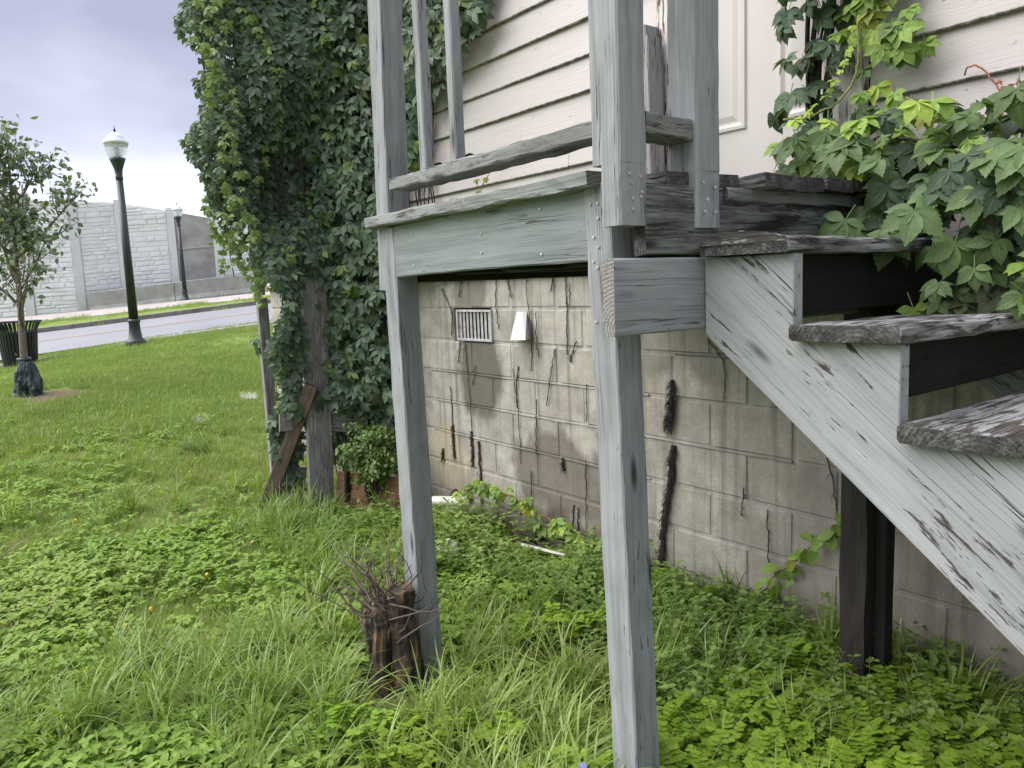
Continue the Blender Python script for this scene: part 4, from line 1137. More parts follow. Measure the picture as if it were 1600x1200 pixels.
# ------------------------------------------------------------------ creeper beside the door (near, every leaf its own part)
near_var = [creeper_leaf(.168, True) for _ in range(8)]
near_m = leaf_meshes(near_var, M_creeper_o)
vine2 = thing('creeper', (-1.3, 2.55, 1.8), 'large-leaved creeper climbing beside the door and sprawling over the stairs', 'creeper')
def nl(x, y, z, s, c, n_=(.25, -.75, .5), d=(.1, -.3, -.9), j=.3):
    place_leaf(random.choice(near_m), Vector((x, y, z)), orient(np.array(n_), np.array(d), j, 1)[0], s, c, vine2)
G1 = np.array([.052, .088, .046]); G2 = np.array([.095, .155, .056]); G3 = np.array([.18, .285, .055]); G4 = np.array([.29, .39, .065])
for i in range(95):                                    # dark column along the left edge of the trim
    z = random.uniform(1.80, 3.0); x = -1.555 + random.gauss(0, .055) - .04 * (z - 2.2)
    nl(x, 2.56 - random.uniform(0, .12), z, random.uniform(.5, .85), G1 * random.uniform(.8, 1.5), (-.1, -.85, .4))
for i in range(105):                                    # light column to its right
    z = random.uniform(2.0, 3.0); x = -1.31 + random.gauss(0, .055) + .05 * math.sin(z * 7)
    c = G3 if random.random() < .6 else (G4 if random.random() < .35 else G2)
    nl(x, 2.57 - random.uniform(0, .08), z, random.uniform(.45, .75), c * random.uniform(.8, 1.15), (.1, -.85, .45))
for i in range(115):                                    # sprawling mass over the deck end
    x = random.uniform(-1.50, -.75); t_ = (x + 1.5) / .75
    y = 2.50 - random.uniform(0, .30) - .06 * t_; z = 1.77 + random.uniform(0, .22) * (1 - .3 * t_) + .02
    c = (G1 if random.random() < .3 else G2) if random.random() < .66 else (G3 if random.random() < .7 else G4)
    nl(x, y, z, random.uniform(.45, 1.1) * (.7 if c[0] > .25 else 1), c * random.uniform(.8, 1.25), (.15, -.55, .75), (.25, -.5, -.75))
for i in range(92):                                    # falling over the rim and top tread
    x = random.uniform(-1.22, -.62); y = random.uniform(2.06, 2.42) if x > -1.0 else random.uniform(2.18, 2.42)
    z = random.uniform(1.56, 1.80) - .05 * (x + 1)
    nl(x, y, z, random.uniform(.65, 1.0), (G1 if random.random() < .45 else G2) * random.uniform(.75, 1.3), (.2, -.7, .6), (.2, -.45, -.8))
for (x, y, z, s) in ((-1.155, 2.06, 1.655, .95), (-1.05, 2.1, 1.60, .9), (-.95, 2.02, 1.66, .95), (-.84, 2.1, 1.70, .9)):
    nl(x, y, z, s, G2 * 1.1, (.25, -.7, .6), (.0, -.4, -.9), .12)
for i in range(70):                                    # young growth hanging below the top tread
    x = random.uniform(-1.0, -.55); y = random.uniform(2.02, 2.4); z = random.uniform(1.36, 1.52) + .10 * (x + .9)
    c = G2 if random.random() < .62 else (G1 if random.random() < .6 else G3)
    nl(x, y, z, random.uniform(.45, .8), c * random.uniform(.8, 1.2), (.2, -.65, .65), (.2, -.4, -.8))
for (x, y, z) in ((-.80, 2.25, 1.82), (-.72, 2.22, 1.74), (-.9, 2.4, 1.90), (-.66, 2.3, 1.86)):
    nl(x, y, z, .62, G4 * random.uniform(.9, 1.15), (.2, -.6, .75))
m = MB()
for i in range(7):
    x = -1.53 + random.uniform(-.05, .06)
    m.tube(spline([(x, 2.58, 1.74), (x + random.uniform(-.03, .03), 2.57, 2.1), (x + random.uniform(-.04, .04), 2.58, 2.5), (x - .03, 2.57, 3.05)], 7, .006), random.uniform(.004, .010), 6)
for i in range(7):
    a = (-1.5 + random.uniform(0, .2), 2.5, 1.80 + random.uniform(0, .1))
    m.tube(spline([a, (-1.2, 2.38, 1.84 + random.uniform(-.05, .08)), (-.95, 2.3, 1.78 + random.uniform(-.08, .08)), (-.65, 2.2 + random.uniform(-.1, .1), 1.68 + random.uniform(-.1, .1))], 7, .006), random.uniform(.003, .006), 5)
for i in range(5):
    m.tube(spline([(-1.1 + .1 * i, 2.4, 1.8), (-1.0 + .1 * i, 2.25, 1.66), (-.95 + .1 * i, 2.18, 1.5), (-.9 + .09 * i, 2.12, 1.42)], 6, .006), .004, 5)
m.build('vine_stems', M_vine, vine2, None, True)
m = MB()                                               # pale young tendril hanging in front
m.tube(spline([(-1.38, 2.50, 2.30), (-1.36, 2.47, 2.15), (-1.40, 2.45, 2.06), (-1.50, 2.43, 2.02), (-1.60, 2.43, 2.03)], 8, .003), .004, 6)
m.build('young_tendril', M_stemg, vine2, None, True)
for i in range(12):
    t_ = i / 11; p = Vector((-1.37, 2.46, 2.28)).lerp(Vector((-1.58, 2.42, 2.02)), t_) + Vector((.05 * math.sin(3 * t_), 0, -.04 * math.sin(3 * t_)))
    nl(p.x, p.y, p.z, random.uniform(.16, .3), G4 * random.uniform(.8, 1.2), (.1, -.8, .5))
rt = thing('creeper_sprig', (-1.0, 2.58, 1.95), 'thin red creeper tendril with tiny red leaves on the right-hand siding', 'creeper')
m = MB(); m.tube(spline([(-.86, 2.56, 1.86), (-.95, 2.59, 1.95), (-1.0, 2.6, 2.03), (-1.04, 2.595, 2.09), (-1.075, 2.59, 2.10), (-1.09, 2.6, 2.08)], 7, .002), .0028, 5); m.build('stem', M_stemr, rt, None, True)
for i in range(13):
    p = random.choice([(-.86, 2.55, 1.89), (-.94, 2.57, 1.95), (-.80, 2.53, 1.87), (-.98, 2.58, 2.02)])
    place_leaf(solo_m[i % 7], Vector((p[0] + random.gauss(0, .02), p[1], p[2] + random.gauss(0, .018))), orient(np.array([0, -.8, .4]), np.array([.3, 0, .5]), .5, 1)[0], random.uniform(.12, .24), np.array([.22, .085, .06]) * random.uniform(.7, 1.3), rt)

# ------------------------------------------------------------------ dead vines on the block wall
def dead(pts, r, mat, label, group=None, hairs=0, hl=.02, name='dead_vine'):
    P = [(x, WY - .008, z) for x, z in pts]
    s = spline(P, 7, .004); b = MB()
    b.tube(s, [r * random.uniform(.75, 1.15) for _ in s], 6)
    for _ in range(hairs):
        k_ = random.randrange(len(s) - 1); p = s[k_].lerp(s[k_ + 1], random.random()) + Vector((random.uniform(-.8, .8) * r, -r * .5, 0))
        sd_ = random.choice((-1, 1)) * random.uniform(.1, 1.0)
        e = p + Vector((sd_ * hl * .8, -random.uniform(.0, .010), -hl * random.uniform(.3, 1.6)))
        b.tube([p, p.lerp(e, .5) + Vector((sd_ * hl * .25, -.003, .0)), e], [.0014, .0011, .0005], 3)
    o = b.build(name, mat); tag(o, label, 'dead vine', group); return o
GRP = 'dead vine stems on the block wall'
thin = [[(-4.017, 1.17), (-4.03, 1.1), (-4.042, 1.03)], [(-3.96, 1.16), (-3.955, 1.064), (-3.932, 0.744), (-3.941, 0.375)], [(-4.156, .867), (-4.15, .6), (-4.147, .384)],
        [(-3.486, 1.032), (-3.453, .794), (-3.443, .477)], [(-3.43, 1.04), (-3.46, .9), (-3.455, .8)], [(-3.275, .867), (-3.29, .7), (-3.298, .556)], [(-3.32, 1.55), (-3.329, 1.484), (-3.299, 1.238), (-3.317, 1.025)],
        [(-3.0, 1.55), (-3.001, 1.4), (-3.007, 1.129)], [(-2.97, 1.5), (-2.98, 1.38)], [(-3.108, 1.158), (-3.15, 1.0), (-3.194, .839)], [(-3.25, 1.36), (-3.26, 1.2), (-3.24, 1.1)],
        [(-2.101, 1.24), (-2.018, 1.135), (-2.013, .987)], [(-1.807, .558), (-1.80, .42), (-1.80, .302)], [(-1.566, .87), (-1.53, .75), (-1.503, .61)], [(-2.997, .323), (-3.016, .141)], [(-2.96, .32), (-2.97, .15)],
        [(-2.866, .988), (-2.874, .789)], [(-2.892, .584), (-2.895, .379), (-2.9, .2)], [(-3.6, 1.55), (-3.62, 1.4), (-3.6, 1.25)], [(-3.5, 1.55), (-3.47, 1.43)], [(-4.2, 1.5), (-4.1, 1.35), (-4.11, 1.2)], [(-3.97, 1.55), (-4.0, 1.44)],
        [(-3.10, 1.54), (-3.12, 1.46)], [(-2.93, 1.2), (-2.98, 1.12), (-2.985, 1.09)], [(-3.86, 1.02), (-3.9, .9)], [(-1.92, .62), (-1.93, .5)], [(-3.35, .45), (-3.36, .25)]]
THIN_LABELS = ['short dead stem under the left corner of the louvred vent', 'long thin dead stem running down below the middle of the louvred vent', 'thin dead stem nearest the left post at mid wall', 'long thin dead stem dropping below the white vent hood',
 'short dead stem branching beside the one below the white hood', 'thin dead stem standing alone between vent hood and middle post', 'dark dead stem passing just right of the white vent hood', 'dead stem hanging from the wall top midway to the middle post',
 'short stub of dead stem high on the wall near the middle post', 'slanting dead stem on the wall between hood and middle post', 'short dead stem close below and right of the white hood', 'curved dead stem hanging under the stair header', 'short dead stem low on the wall in line with the stair landing corner',
 'slanting dead stem beside the dark post under the stairs', 'short low dead stem just above the weeds left of the middle post', 'twin low dead stem beside another above the weeds', 'short upright dead stem hugging the left edge of the middle post', 'long low dead stem along the left edge of the middle post',
 'dead stem running from wall top between louvred vent and hood', 'short dead stem at the wall top above the white hood', 'slanting dead stem left of the louvred vent', 'short dead stem at the wall top above the louvred vent', 'tiny dead stem at the wall top right of the longest hanging one',
 'forked dead stem bit beside the middle post at header height', 'short slanting dead stem inside the damp patch below the vent', 'tiny dead stem on the blocks midway between middle and dark posts', 'faint low dead stem above the drain cleanout']
for p, lab in zip(thin, THIN_LABELS): dead(p, random.uniform(.0022, .0036), M_vine, lab, GRP, 5, .02)
dead([(-3.941, .60), (-3.936, .5), (-3.945, .375)], .009, M_vinered, 'reddish shaggy dead vine hanging below the louvred vent', GRP, 50, .02)
dead([(-3.867, .55), (-3.861, .35), (-3.862, .10)], .008, M_vinered, 'dark red dead vine reaching the white pipe end', GRP, 40, .02)
dead([(-4.153, .62), (-4.15, .5), (-4.147, .40)], .009, M_vinered, 'short reddish dead vine scrap nearest the left post', GRP, 40, .018)
dead([(-4.283, .44), (-4.29, .40), (-4.305, .358)], .008, M_vine, 'small dark tuft of dead rootlets near the left post foot', GRP, 40, .02)
dead([(-3.07, .57), (-3.068, .50)], .008, M_vine, 'small dark tuft of rootlets left of the middle post', GRP, 30, .02)
dead([(-2.295, 1.05), (-2.312, .914), (-2.332, .838)], .010, M_vine, 'short shaggy dead vine scrap right of the middle post', GRP, 300, .04)
dead([(-2.300, .745), (-2.318, .555), (-2.361, .363), (-2.38, .10)], .015, M_vine, 'thick shaggy black dead vine trunk right of the middle post', GRP, 420, .034)
dead([(-4.2, .16), (-4.15, .19), (-4.1, .12), (-4.06, .17)], .004, M_vinered, 'rust red tangle of dead rootlets above the white pipe', GRP, 60, .05)
cs = thing('creeper_sprig', (-1.77, 2.6, .28), 'light green creeper runner climbing the block wall by the dark post', 'creeper')
gp = spline([(-1.95, 2.60, .12), (-1.80, 2.615, .22), (-1.77, 2.625, .283), (-1.683, 2.63, .361), (-1.587, 2.63, .464), (-1.496, 2.63, .524), (-1.47, 2.63, .66)], 5, .004)
m = MB(); m.tube(gp, .004, 5); m.build('stem', M_stemg, cs, None, True)
single = []
for _ in range(4):
    v, f = leaflet(.075, .05, .25, .25, 0, 4); single.append((np.array(v), f))
single_m = leaf_meshes(single, M_creeper_o)
for i, p in enumerate(gp):
    place_leaf(single_m[i % 4], p + Vector((random.gauss(0, .015), -.02, random.gauss(0, .015))), orient(np.array([.3, -.8, .4]), np.array([random.uniform(-.8, .8), 0, -.5]), .3, 1)[0], random.uniform(.6, 1.1), G3 * random.uniform(.8, 1.2), cs)

# ------------------------------------------------------------------ stump, pipes and scraps
SX, SY = -2.43, 1.235; SZ = tz1(SX, SY)
stump = thing('tree_stump', (SX, SY, SZ), 'cut shrub stump sprouting dead twigs against the left post foot', 'stump')
def sp_(x, y, z): return (SX + x, SY + y, SZ + z)
def trunkpart(pts, rad, name='stem'):
    b = MB(); s = spline(pts, 6, .003); n_ = len(s); K = 18; v = []; f = []
    p1, p2 = random.uniform(0, 6), random.uniform(0, 6)
    for i, p in enumerate(s):
        t_ = i / (n_ - 1); r0 = np.interp(t_, np.linspace(0, 1, len(rad)), rad)
        for j in range(K):
            a = 6.2832 * j / K
            r_ = r0 * (1 + .07 * math.sin(2 * a + p1 + 1.5 * t_) + .09 * math.sin(5 * a + p2 - 1.5 * t_) + .07 * math.sin(9 * a + p1 + 2 * t_) + random.uniform(-.045, .045))
            v.append((p.x + r_ * math.cos(a), p.y + r_ * math.sin(a), p.z + (random.uniform(-.012, .012) if i == n_ - 1 else 0)))
    for i in range(n_ - 1):
        for j in range(K):
            a, c_ = i * K + j, i * K + (j + 1) % K; f.append((a, c_, c_ + K, a + K))
    f.append(tuple(range((n_ - 1) * K, n_ * K))); b.add(v, f)
    return b.build(name, M_stump, stump, None, False)
trunkpart([sp_(.045, .04, -.08), sp_(.035, .045, .12), sp_(.02, .04, .28), sp_(.025, .035, .40)], [.066, .052, .043, .050])
trunkpart([sp_(-.005, -.045, -.05), sp_(-.06, -.03, .12), sp_(-.10, -.025, .26), sp_(-.115, -.02, .30)], [.05, .036, .038, .034])
trunkpart([sp_(.02, -.05, -.05), sp_(.0, -.05, .10), sp_(-.01, -.035, .25), sp_(-.02, -.03, .33)], [.045, .034, .030, .026])
trunkpart([sp_(-.06, .02, .10), sp_(-.10, .03, .24), sp_(-.08, .03, .32)], [.03, .04, .045])
m = MB()
for i in range(70):
    a = random.uniform(0, 6.28); r0 = random.uniform(.0, .10)
    x, y, z = -.05 + r0 * math.cos(a), .0 + .6 * r0 * math.sin(a), random.uniform(.20, .38)
    pts = [sp_(x, y, z)]; d = Vector((math.cos(a) * .7 - .16, math.sin(a) * .5, random.uniform(.5, 1.5)))
    ln = random.uniform(.12, .42) * random.uniform(.5, 1)
    for k in range(5):
        d = (d + Vector((random.gauss(0, .42), random.gauss(0, .42), random.gauss(0.05, .3)))).normalized()
        pts.append(tuple(Vector(pts[-1]) + d * ln / 5))
    m.tube(pts, [.0046 * (1 - .65 * k / 5) for k in range(6)], 5)
for i in range(14):
    a = random.uniform(0, 6.28)
    pts = [sp_(-.02, 0, .28)]; d = Vector((math.cos(a), math.sin(a) * .7, random.uniform(.0, .6)))
    for k in range(8):
        d = (d + Vector((random.gauss(0, .3), random.gauss(0, .3), .10))).normalized(); pts.append(tuple(Vector(pts[-1]) + d * .05))
    m.tube(pts, [.0035 * (1 - .75 * k / 8) for k in range(9)], 5)
o = m.build('twigs', M_twig, stump); o['kind'] = 'stuff'

def drop(x, y, dz=0.0): return (x, y, tz1(x, y) + dz)
p = drop(-4.02, 2.52, .13)
m = MB(); m.lathe([(.0, 0), (.026, 0), (.03, .01), (.03, .30), (.026, .31), (.022, .30), (.022, .26)], (0, 0, 0), 14, 0, 'X', caps=False)
o = m.build('pipe', M_pvc, None, Matrix.Translation((-4.13, 2.45, p[2] + .03)) @ Matrix.Rotation(.35, 4, 'Z') @ Matrix.Rotation(-.10, 4, 'Y'), True); tag(o, 'white plastic pipe end poking from weeds at the wall foot', 'pipe')
p = drop(-3.40, 2.10, .06)
co_ = thing('drain_cleanout', p, 'dirty white round drain cleanout cap in the weeds', 'drain cap')
m = MB(); m.lathe([(.05, -.2), (.05, .0), (.063, .005), (.063, .05), (.055, .058)], p, 20); m.build('collar', M_pvc, co_, None, True)
m = MB(); m.lathe([(.052, .055), (.054, .07), (.048, .078), (.03, .08), (.028, .072)], p, 20); m.build('plug', M_pvc, co_, None, True)
m = MB(); m.box((p[0] - .014, p[1] - .014, p[2] + .07), (p[0] + .014, p[1] + .014, p[2] + .1), .003); m.build('square_nut', M_pvc, co_)
b_ = drop(-3.02, 2.40, .12)
o = board('wood_stick', (-3.10, 2.36, b_[2] + .02), (-2.88, 2.47, b_[2] - .01), .022, .012, M_pvc, None); tag(o, 'pale broken stick lying in the weeds under the landing', 'stick')
o = board('wood_scrap', (-2.68, 2.22, tz1(-2.6, 2.26) + .12), (-2.56, 2.30, tz1(-2.6, 2.26) + .01), .06, .03, M_brown, None); tag(o, 'small brown wood scrap in the weeds behind the middle post', 'wood scrap')
for (x0, y0, x1, y1) in ((-3.35, 2.5, -2.9, 2.62), (-3.3, 2.42, -3.0, 2.45), (-3.25, 2.35, -2.95, 2.44)):
    z = tz1(x0, y0) + .13
    m = MB(); m.tube(spline([(x0, y0, z), ((x0 + x1) / 2, (y0 + y1) / 2, z + random.uniform(-.02, .04)), (x1, y1, z - .02)], 6, .006), .006, 5)
    o = m.build('fallen_twig', M_vine); tag(o, {-3.35: 'longest dead twig lying against the wall foot', -3.3: 'dead twig in the middle of the litter at the wall foot', -3.25: 'short slanting dead twig beside the pale broken stick'}[x0], 'twig', 'fallen twigs at the wall foot')
rn = thing('creeper_sprig', (-3.0, 2.6, .2), 'red-stemmed creeper runner with drooping light leaves along the wall foot', 'creeper')
rp = spline([(-3.75, 2.45, .30), (-3.45, 2.45, .36), (-3.2, 2.5, .30), (-3.0, 2.58, .20), (-2.75, 2.60, .14)], 6, .006)
m = MB(); m.tube(rp, .005, 5); m.build('stem', M_stemr, rn, None, True)
for i, q_ in enumerate(rp):
    for _ in range(2): place_leaf(solo_m[(i * 3) % 7], q_ + Vector((random.gauss(0, .03), -.02, random.gauss(0.02, .03))), orient(np.array([.3, -.5, .7]), np.array([.3, -.5, -.6]), .3, 1)[0], random.uniform(.4, .65), (G3 if random.random() < .7 else G4) * random.uniform(.7, 1.1), rn)
for (x, y, sx_, sy_, lab) in ((-9.0, 2.35, .17, .10, 'flat pale stone in the lawn nearer the big tree-like creeper'), (-9.9, 3.2, .35, .14, 'larger flat pale stone farther out in the lawn')):
    z = tz1(x, y); m = MB(); n_ = 11; v = []
    for (k, hh) in ((1.0, -.05), (1.0, .025), (.82, .05)):
        for j in range(n_):
            a = 6.283 * j / n_; w = 1 + .18 * math.sin(2 * a + x) + .1 * math.sin(5 * a)
            v.append((x + sx_ * k * w * math.cos(a), y + sy_ * k * w * math.sin(a), z + hh))
    m.add(v, [(i * n_ + j, i * n_ + (j + 1) % n_, (i + 1) * n_ + (j + 1) % n_, (i + 1) * n_ + j) for i in range(2) for j in range(n_)] + [tuple(range(2 * n_, 3 * n_))])
    o = m.build('flat_stone', M_conc); tag(o, lab, 'stone', 'flat stones in the lawn')
# blue-violet flower at the post foot
fx, fy, fz = -1.392, 1.235, .245
fl = thing('wild_flower', (fx, fy, .0), 'small violet wild flower beside the foot of the middle post', 'flower')
M_pet = flat('violet_petal', (.17, .15, .55), .6, .1)
for k in range(5):
    v, f = leaflet(.017, .014, .1, .2, 0, 4); a = k * 1.257
    o = mesh_obj('petal', xf(v, a, .4), f, M_pet, fl, Matrix.Translation((fx, fy, fz)) @ Matrix.Rotation(.9, 4, 'X'))
m = MB(); m.tube([(fx, fy, .02), (fx + .004, fy, .13), (fx, fy, fz)], .0015, 4); m.build('stem', M_stemg, fl)

# ------------------------------------------------------------------ ground plants (uncountable: instanced masses)
tmpl = bpy.data.collections.new('plant_templates')          # never linked to the scene
def tmpl_obj(V, F, mat):
    me = bpy.data.meshes.new('sprig'); me.from_pydata([tuple(p) for p in V], [], [tuple(q_) for q_ in F]); me.materials.append(mat)
    me.polygons.foreach_set('use_smooth', [True] * len(me.polygons)); me.update()
    return bpy.data.objects.new('sprig', me)
def blade(h, w, bend, az, base, n=4, curl=0.0):
    V = []; F = []
    ca, sa = math.cos(az), math.sin(az)
    for i in range(n + 1):
        t_ = i / n
        ang = bend * t_ ** 1.2
        # integrate arc
        if i == 0: r, z = 0.0, 0.0
        else: r += h / n * math.sin(bend * ((i - .5) / n) ** 1.2 * 1.4); z += h / n * math.cos(bend * ((i - .5) / n) ** 1.2 * 1.4)
        ww = w * (1 - t_ ** 2.2) * .5 + .0003
        px, py = base[0] + r * ca, base[1] + r * sa
        V += [(px - sa * ww, py + ca * ww, z + ww * .3), (px + sa * ww, py - ca * ww, z + ww * .3)]
    for i in range(n): F.append((2 * i, 2 * i + 1, 2 * i + 3, 2 * i + 2))
    return V, F
def join(parts):
    V = []; F = []
    for v, f in parts:
        n_ = len(V); V += list(v); F += [tuple(i + n_ for i in q_) for q_ in f]
    return V, F
def turf(nb, h, w, spread, bend=(.2, .9), n=3):
    return join([blade(h * random.uniform(.55, 1.15), w * random.uniform(.7, 1.2), random.uniform(*bend), random.uniform(0, 6.28), (random.gauss(0, spread), random.gauss(0, spread)), n) for _ in range(nb)])
def sprig(ns, h, ll, lw, nl_=3, tri=True):
    parts = []
    for _ in range(ns):
        az = random.uniform(0, 6.28); lean = random.uniform(.1, .8); hh = h * random.uniform(.5, 1.1)
        bx_, by_ = random.gauss(0, .02), random.gauss(0, .02)
        tip = (bx_ + math.cos(az) * hh * lean * .7, by_ + math.sin(az) * hh * lean * .7, hh)
        s_ = .0012
        parts.append(([(bx_ - s_, by_, 0), (bx_ + s_, by_, 0), (tip[0] + s_, tip[1], tip[2]), (tip[0] - s_, tip[1], tip[2])], [(0, 1, 2, 3)]))
        k_ = nl_
        for j in range(k_):
            a = az + 6.283 * j / k_ + random.uniform(-.2, .2); l_ = ll * random.uniform(.75, 1.2)
            v, f = leaflet(l_, lw * l_ / ll, random.uniform(.05, .3), random.uniform(0, .35), 0, 3)
            parts.append((xf(v, a, random.uniform(-.3, .35), tip), f))
    return join(parts)
def upright(ns, h, ll, lw, pairs):
    """leafy stems with opposite leaves all the way up"""
    parts = []
    for _ in range(ns):
        az = random.uniform(0, 6.28); lean = random.uniform(.05, .55); hh = h * random.uniform(.6, 1.15)
        bx_, by_ = random.gauss(0, .035), random.gauss(0, .035); prev = None
        for k in range(pairs + 1):
            t_ = (k + .3) / pairs; r = hh * lean * t_ ** 1.5
            p_ = (bx_ + math.cos(az) * r, by_ + math.sin(az) * r, hh * min(t_, 1.05))
            if prev: s_ = .0014; parts.append(([(prev[0] - s_, prev[1], prev[2]), (prev[0] + s_, prev[1], prev[2]), (p_[0] + s_, p_[1], p_[2]), (p_[0] - s_, p_[1], p_[2])], [(0, 1, 2, 3)]))
            prev = p_
            for sgn in (0, math.pi):
                l_ = ll * random.uniform(.7, 1.15) * (1 - .35 * t_)
                v, f = leaflet(l_, lw * l_ / ll, .2, random.uniform(.05, .35), 0, 3)
                parts.append((xf(v, az + 1.57 * (k % 2) + sgn + random.uniform(-.3, .3), random.uniform(.0, .5), p_), f))
    return join(parts)
def pinnate(ns, ln, npair, ll, lw):
    """fans of small paired leaflets, like a low fern-leaved weed"""
    parts = []
    for _ in range(ns):
        az = random.uniform(0, 6.28); up_ = random.uniform(.5, 1.2); z0 = random.uniform(.03, .10)
        cu = math.cos(up_)
        for k in range(npair):
            t_ = (k + 1) / npair; r = ln * t_
            bx_ = r * math.cos(az) * cu; by_ = r * math.sin(az) * cu; z = z0 + r * math.sin(up_) - .25 * r * r / ln
            for sgn in (1, -1):
                l_ = ll * random.uniform(.85, 1.15) * (1 - .3 * abs(t_ - .6))
                v, f = leaflet(l_, lw, .1, .1, 0, 3)
                parts.append((xf(v, az - 1.57 + sgn * (1.1 - .4 * t_), .15, (bx_, by_, z)), f))
        s_ = .001
        e = (ln * math.cos(az) * cu, ln * math.sin(az) * cu, z)
        parts.append(([(-s_, 0, 0), (s_, 0, 0), (e[0] + s_, e[1], e[2]), (e[0] - s_, e[1], e[2])], [(0, 1, 2, 3)]))
    return join(parts)

M_turf = leaf_mat('turf_blade', 'random', (.15, .225, .058), (.275, .36, .105), .42, .35)
M_long = leaf_mat('long_grass_blade', 'random', (.13, .215, .048), (.26, .36, .09), .38, .35)
M_clov = leaf_mat('clover_leaf', 'random', (.15, .265, .045), (.26, .385, .075), .5, .4, .18)
M_herb = leaf_mat('herb_leaf', 'random', (.13, .22, .055), (.22, .32, .085), .55, .35, .2)
M_pinn = leaf_mat('pinnate_leaf', 'random', (.14, .26, .03), (.28, .42, .045), .5, .42, .2)
M_bush = leaf_mat('bush_leaf', 'random', (.10, .16, .04), (.19, .26, .06), .4, .3)
M_dot = flat('yellow_petal', (.75, .55, .04), .6, .1)

def mass(name, templates, pts, scales, label=None, tilt=.18):
    col = bpy.data.collections.new(name + '_templates')
    for t_ in templates: col.objects.link(t_)
    me = bpy.data.meshes.new(name)
    me.vertices.add(len(pts)); me.vertices.foreach_set('co', np.asarray(pts, np.float32).ravel())
    ra = me.attributes.new('rot', 'FLOAT_VECTOR', 'POINT')
    rot = np.stack([rng.normal(0, tilt, len(pts)), rng.normal(0, tilt, len(pts)), rng.uniform(0, 6.28, len(pts))], -1).astype(np.float32)
    ra.data.foreach_set('vector', rot.ravel())
    sa_ = me.attributes.new('scl', 'FLOAT', 'POINT'); sa_.data.foreach_set('value', np.asarray(scales, np.float32))
    o = link(bpy.data.objects.new(name, me)); o['kind'] = 'stuff'
    ng = bpy.data.node_groups.new(name, 'GeometryNodeTree')
    ng.interface.new_socket('Geometry', in_out='INPUT', socket_type='NodeSocketGeometry')
    ng.interface.new_socket('Geometry', in_out='OUTPUT', socket_type='NodeSocketGeometry')
    N = ng.nodes.new; gi = N('NodeGroupInput'); go = N('NodeGroupOutput')
    ci = N('GeometryNodeCollectionInfo'); ci.inputs['Collection'].default_value = col
    ci.inputs['Separate Children'].default_value = True; ci.inputs['Reset Children'].default_value = True
    ip = N('GeometryNodeInstanceOnPoints'); ip.inputs['Pick Instance'].default_value = True
    mp_ = N('GeometryNodeMeshToPoints')
    ar = N('GeometryNodeInputNamedAttribute'); ar.data_type = 'FLOAT_VECTOR'; ar.inputs['Name'].default_value = 'rot'
    as_ = N('GeometryNodeInputNamedAttribute'); as_.data_type = 'FLOAT'; as_.inputs['Name'].default_value = 'scl'
    rv = N('FunctionNodeRandomValue'); rv.data_type = 'INT'
    rv.inputs[4].default_value = 0; rv.inputs[5].default_value = len(templates) - 1
    lk = ng.links.new
    lk(gi.outputs[0], mp_.inputs['Mesh']); lk(mp_.outputs[0], ip.inputs['Points']); lk(ci.outputs[0], ip.inputs['Instance'])
    lk(rv.outputs[2], ip.inputs['Instance Index']); lk(as_.outputs[0], ip.inputs['Scale'])
    er = N('FunctionNodeEulerToRotation'); lk(ar.outputs[0], er.inputs[0]); lk(er.outputs[0], ip.inputs['Rotation'])
    lk(ip.outputs[0], go.inputs[0])
    md = o.modifiers.new('scatter', 'NODES'); md.node_group = ng
    if label: o['label'] = label
    return o

CAM = np.array([0, 0])
def vis_points(n, dmin, dmax, power=1.0):
    """points in the wedge of ground the photograph looks over, denser close by"""
    out = []
    while len(out) < n:
        k = n * 2
        u = rng.random(k); d = dmin * (dmax / dmin) ** (u ** power)
        az = rng.uniform(math.radians(-82), math.radians(14), k)    # 0 = along the view axis, + to the right
        base = math.atan2(.598, -.791)
        th = base - az * 0 - np.where(True, az, 0)
        # az negative -> left of the view
        th = base - az
        x = d * np.cos(th); y = d * np.sin(th)
        out += list(zip(x, y))
    return np.array(out[:n])
def wedge(n, dmin, dmax, power=1.0, lo=-44, hi=52):
    u = rng.random(n); d = dmin * (dmax / dmin) ** (u ** power)
    az = np.radians(rng.uniform(lo, hi, n)); base = math.atan2(.598, -.791)
    th = base - az
    return np.stack([d * np.cos(th), d * np.sin(th)], -1)
def ok_ground(P):
    """keep to soil: not in the house, the screen or the road"""
    x, y = P[:, 0], P[:, 1]
    k = (y < 2.60) | (x < -7.5)
    k &= ~((x > -5.5) & (x < -5.1) & (y > 2.0) & (y < 2.65))
    rn_ = np.interp(y, [p_[1] for p_ in ROADN], [p_[0] for p_ in ROADN])
    k &= x > rn_ + .1
    st_ = np.interp(y, [p_[1] for p_ in STRIP], [p_[0] for p_ in STRIP])
    k &= ~((x < st_ + .03) & (x > st_ - .24))
    k &= ((x + 11.6) ** 2 / .3 + (y - 1.2) ** 2 / .25) > 1.0 + .4 * np.sin(x * 9 + y * 7)
    k &= np.hypot(x + 2.44, y - 1.36) > .11
    k &= np.hypot(x + 2.36, y - 1.20) > .21
    k &= np.hypot(x + 1.335, y - 1.36) > .08
    return P[k]
def fbm(P, s, seed):
    r = np.random.default_rng(seed); a = np.zeros(len(P))
    for o_ in range(4):
        k = r.normal(0, 1, (3, 2)) * s * 1.9 ** o_; ph = r.uniform(0, 6.28, 3)
        a += np.sin(P @ k.T + ph).sum(1) / 3 / 1.5 ** o_
    return a
def with_z(P, dz=-.005): return np.column_stack([P, tz(P[:, 0], P[:, 1]) + dz])

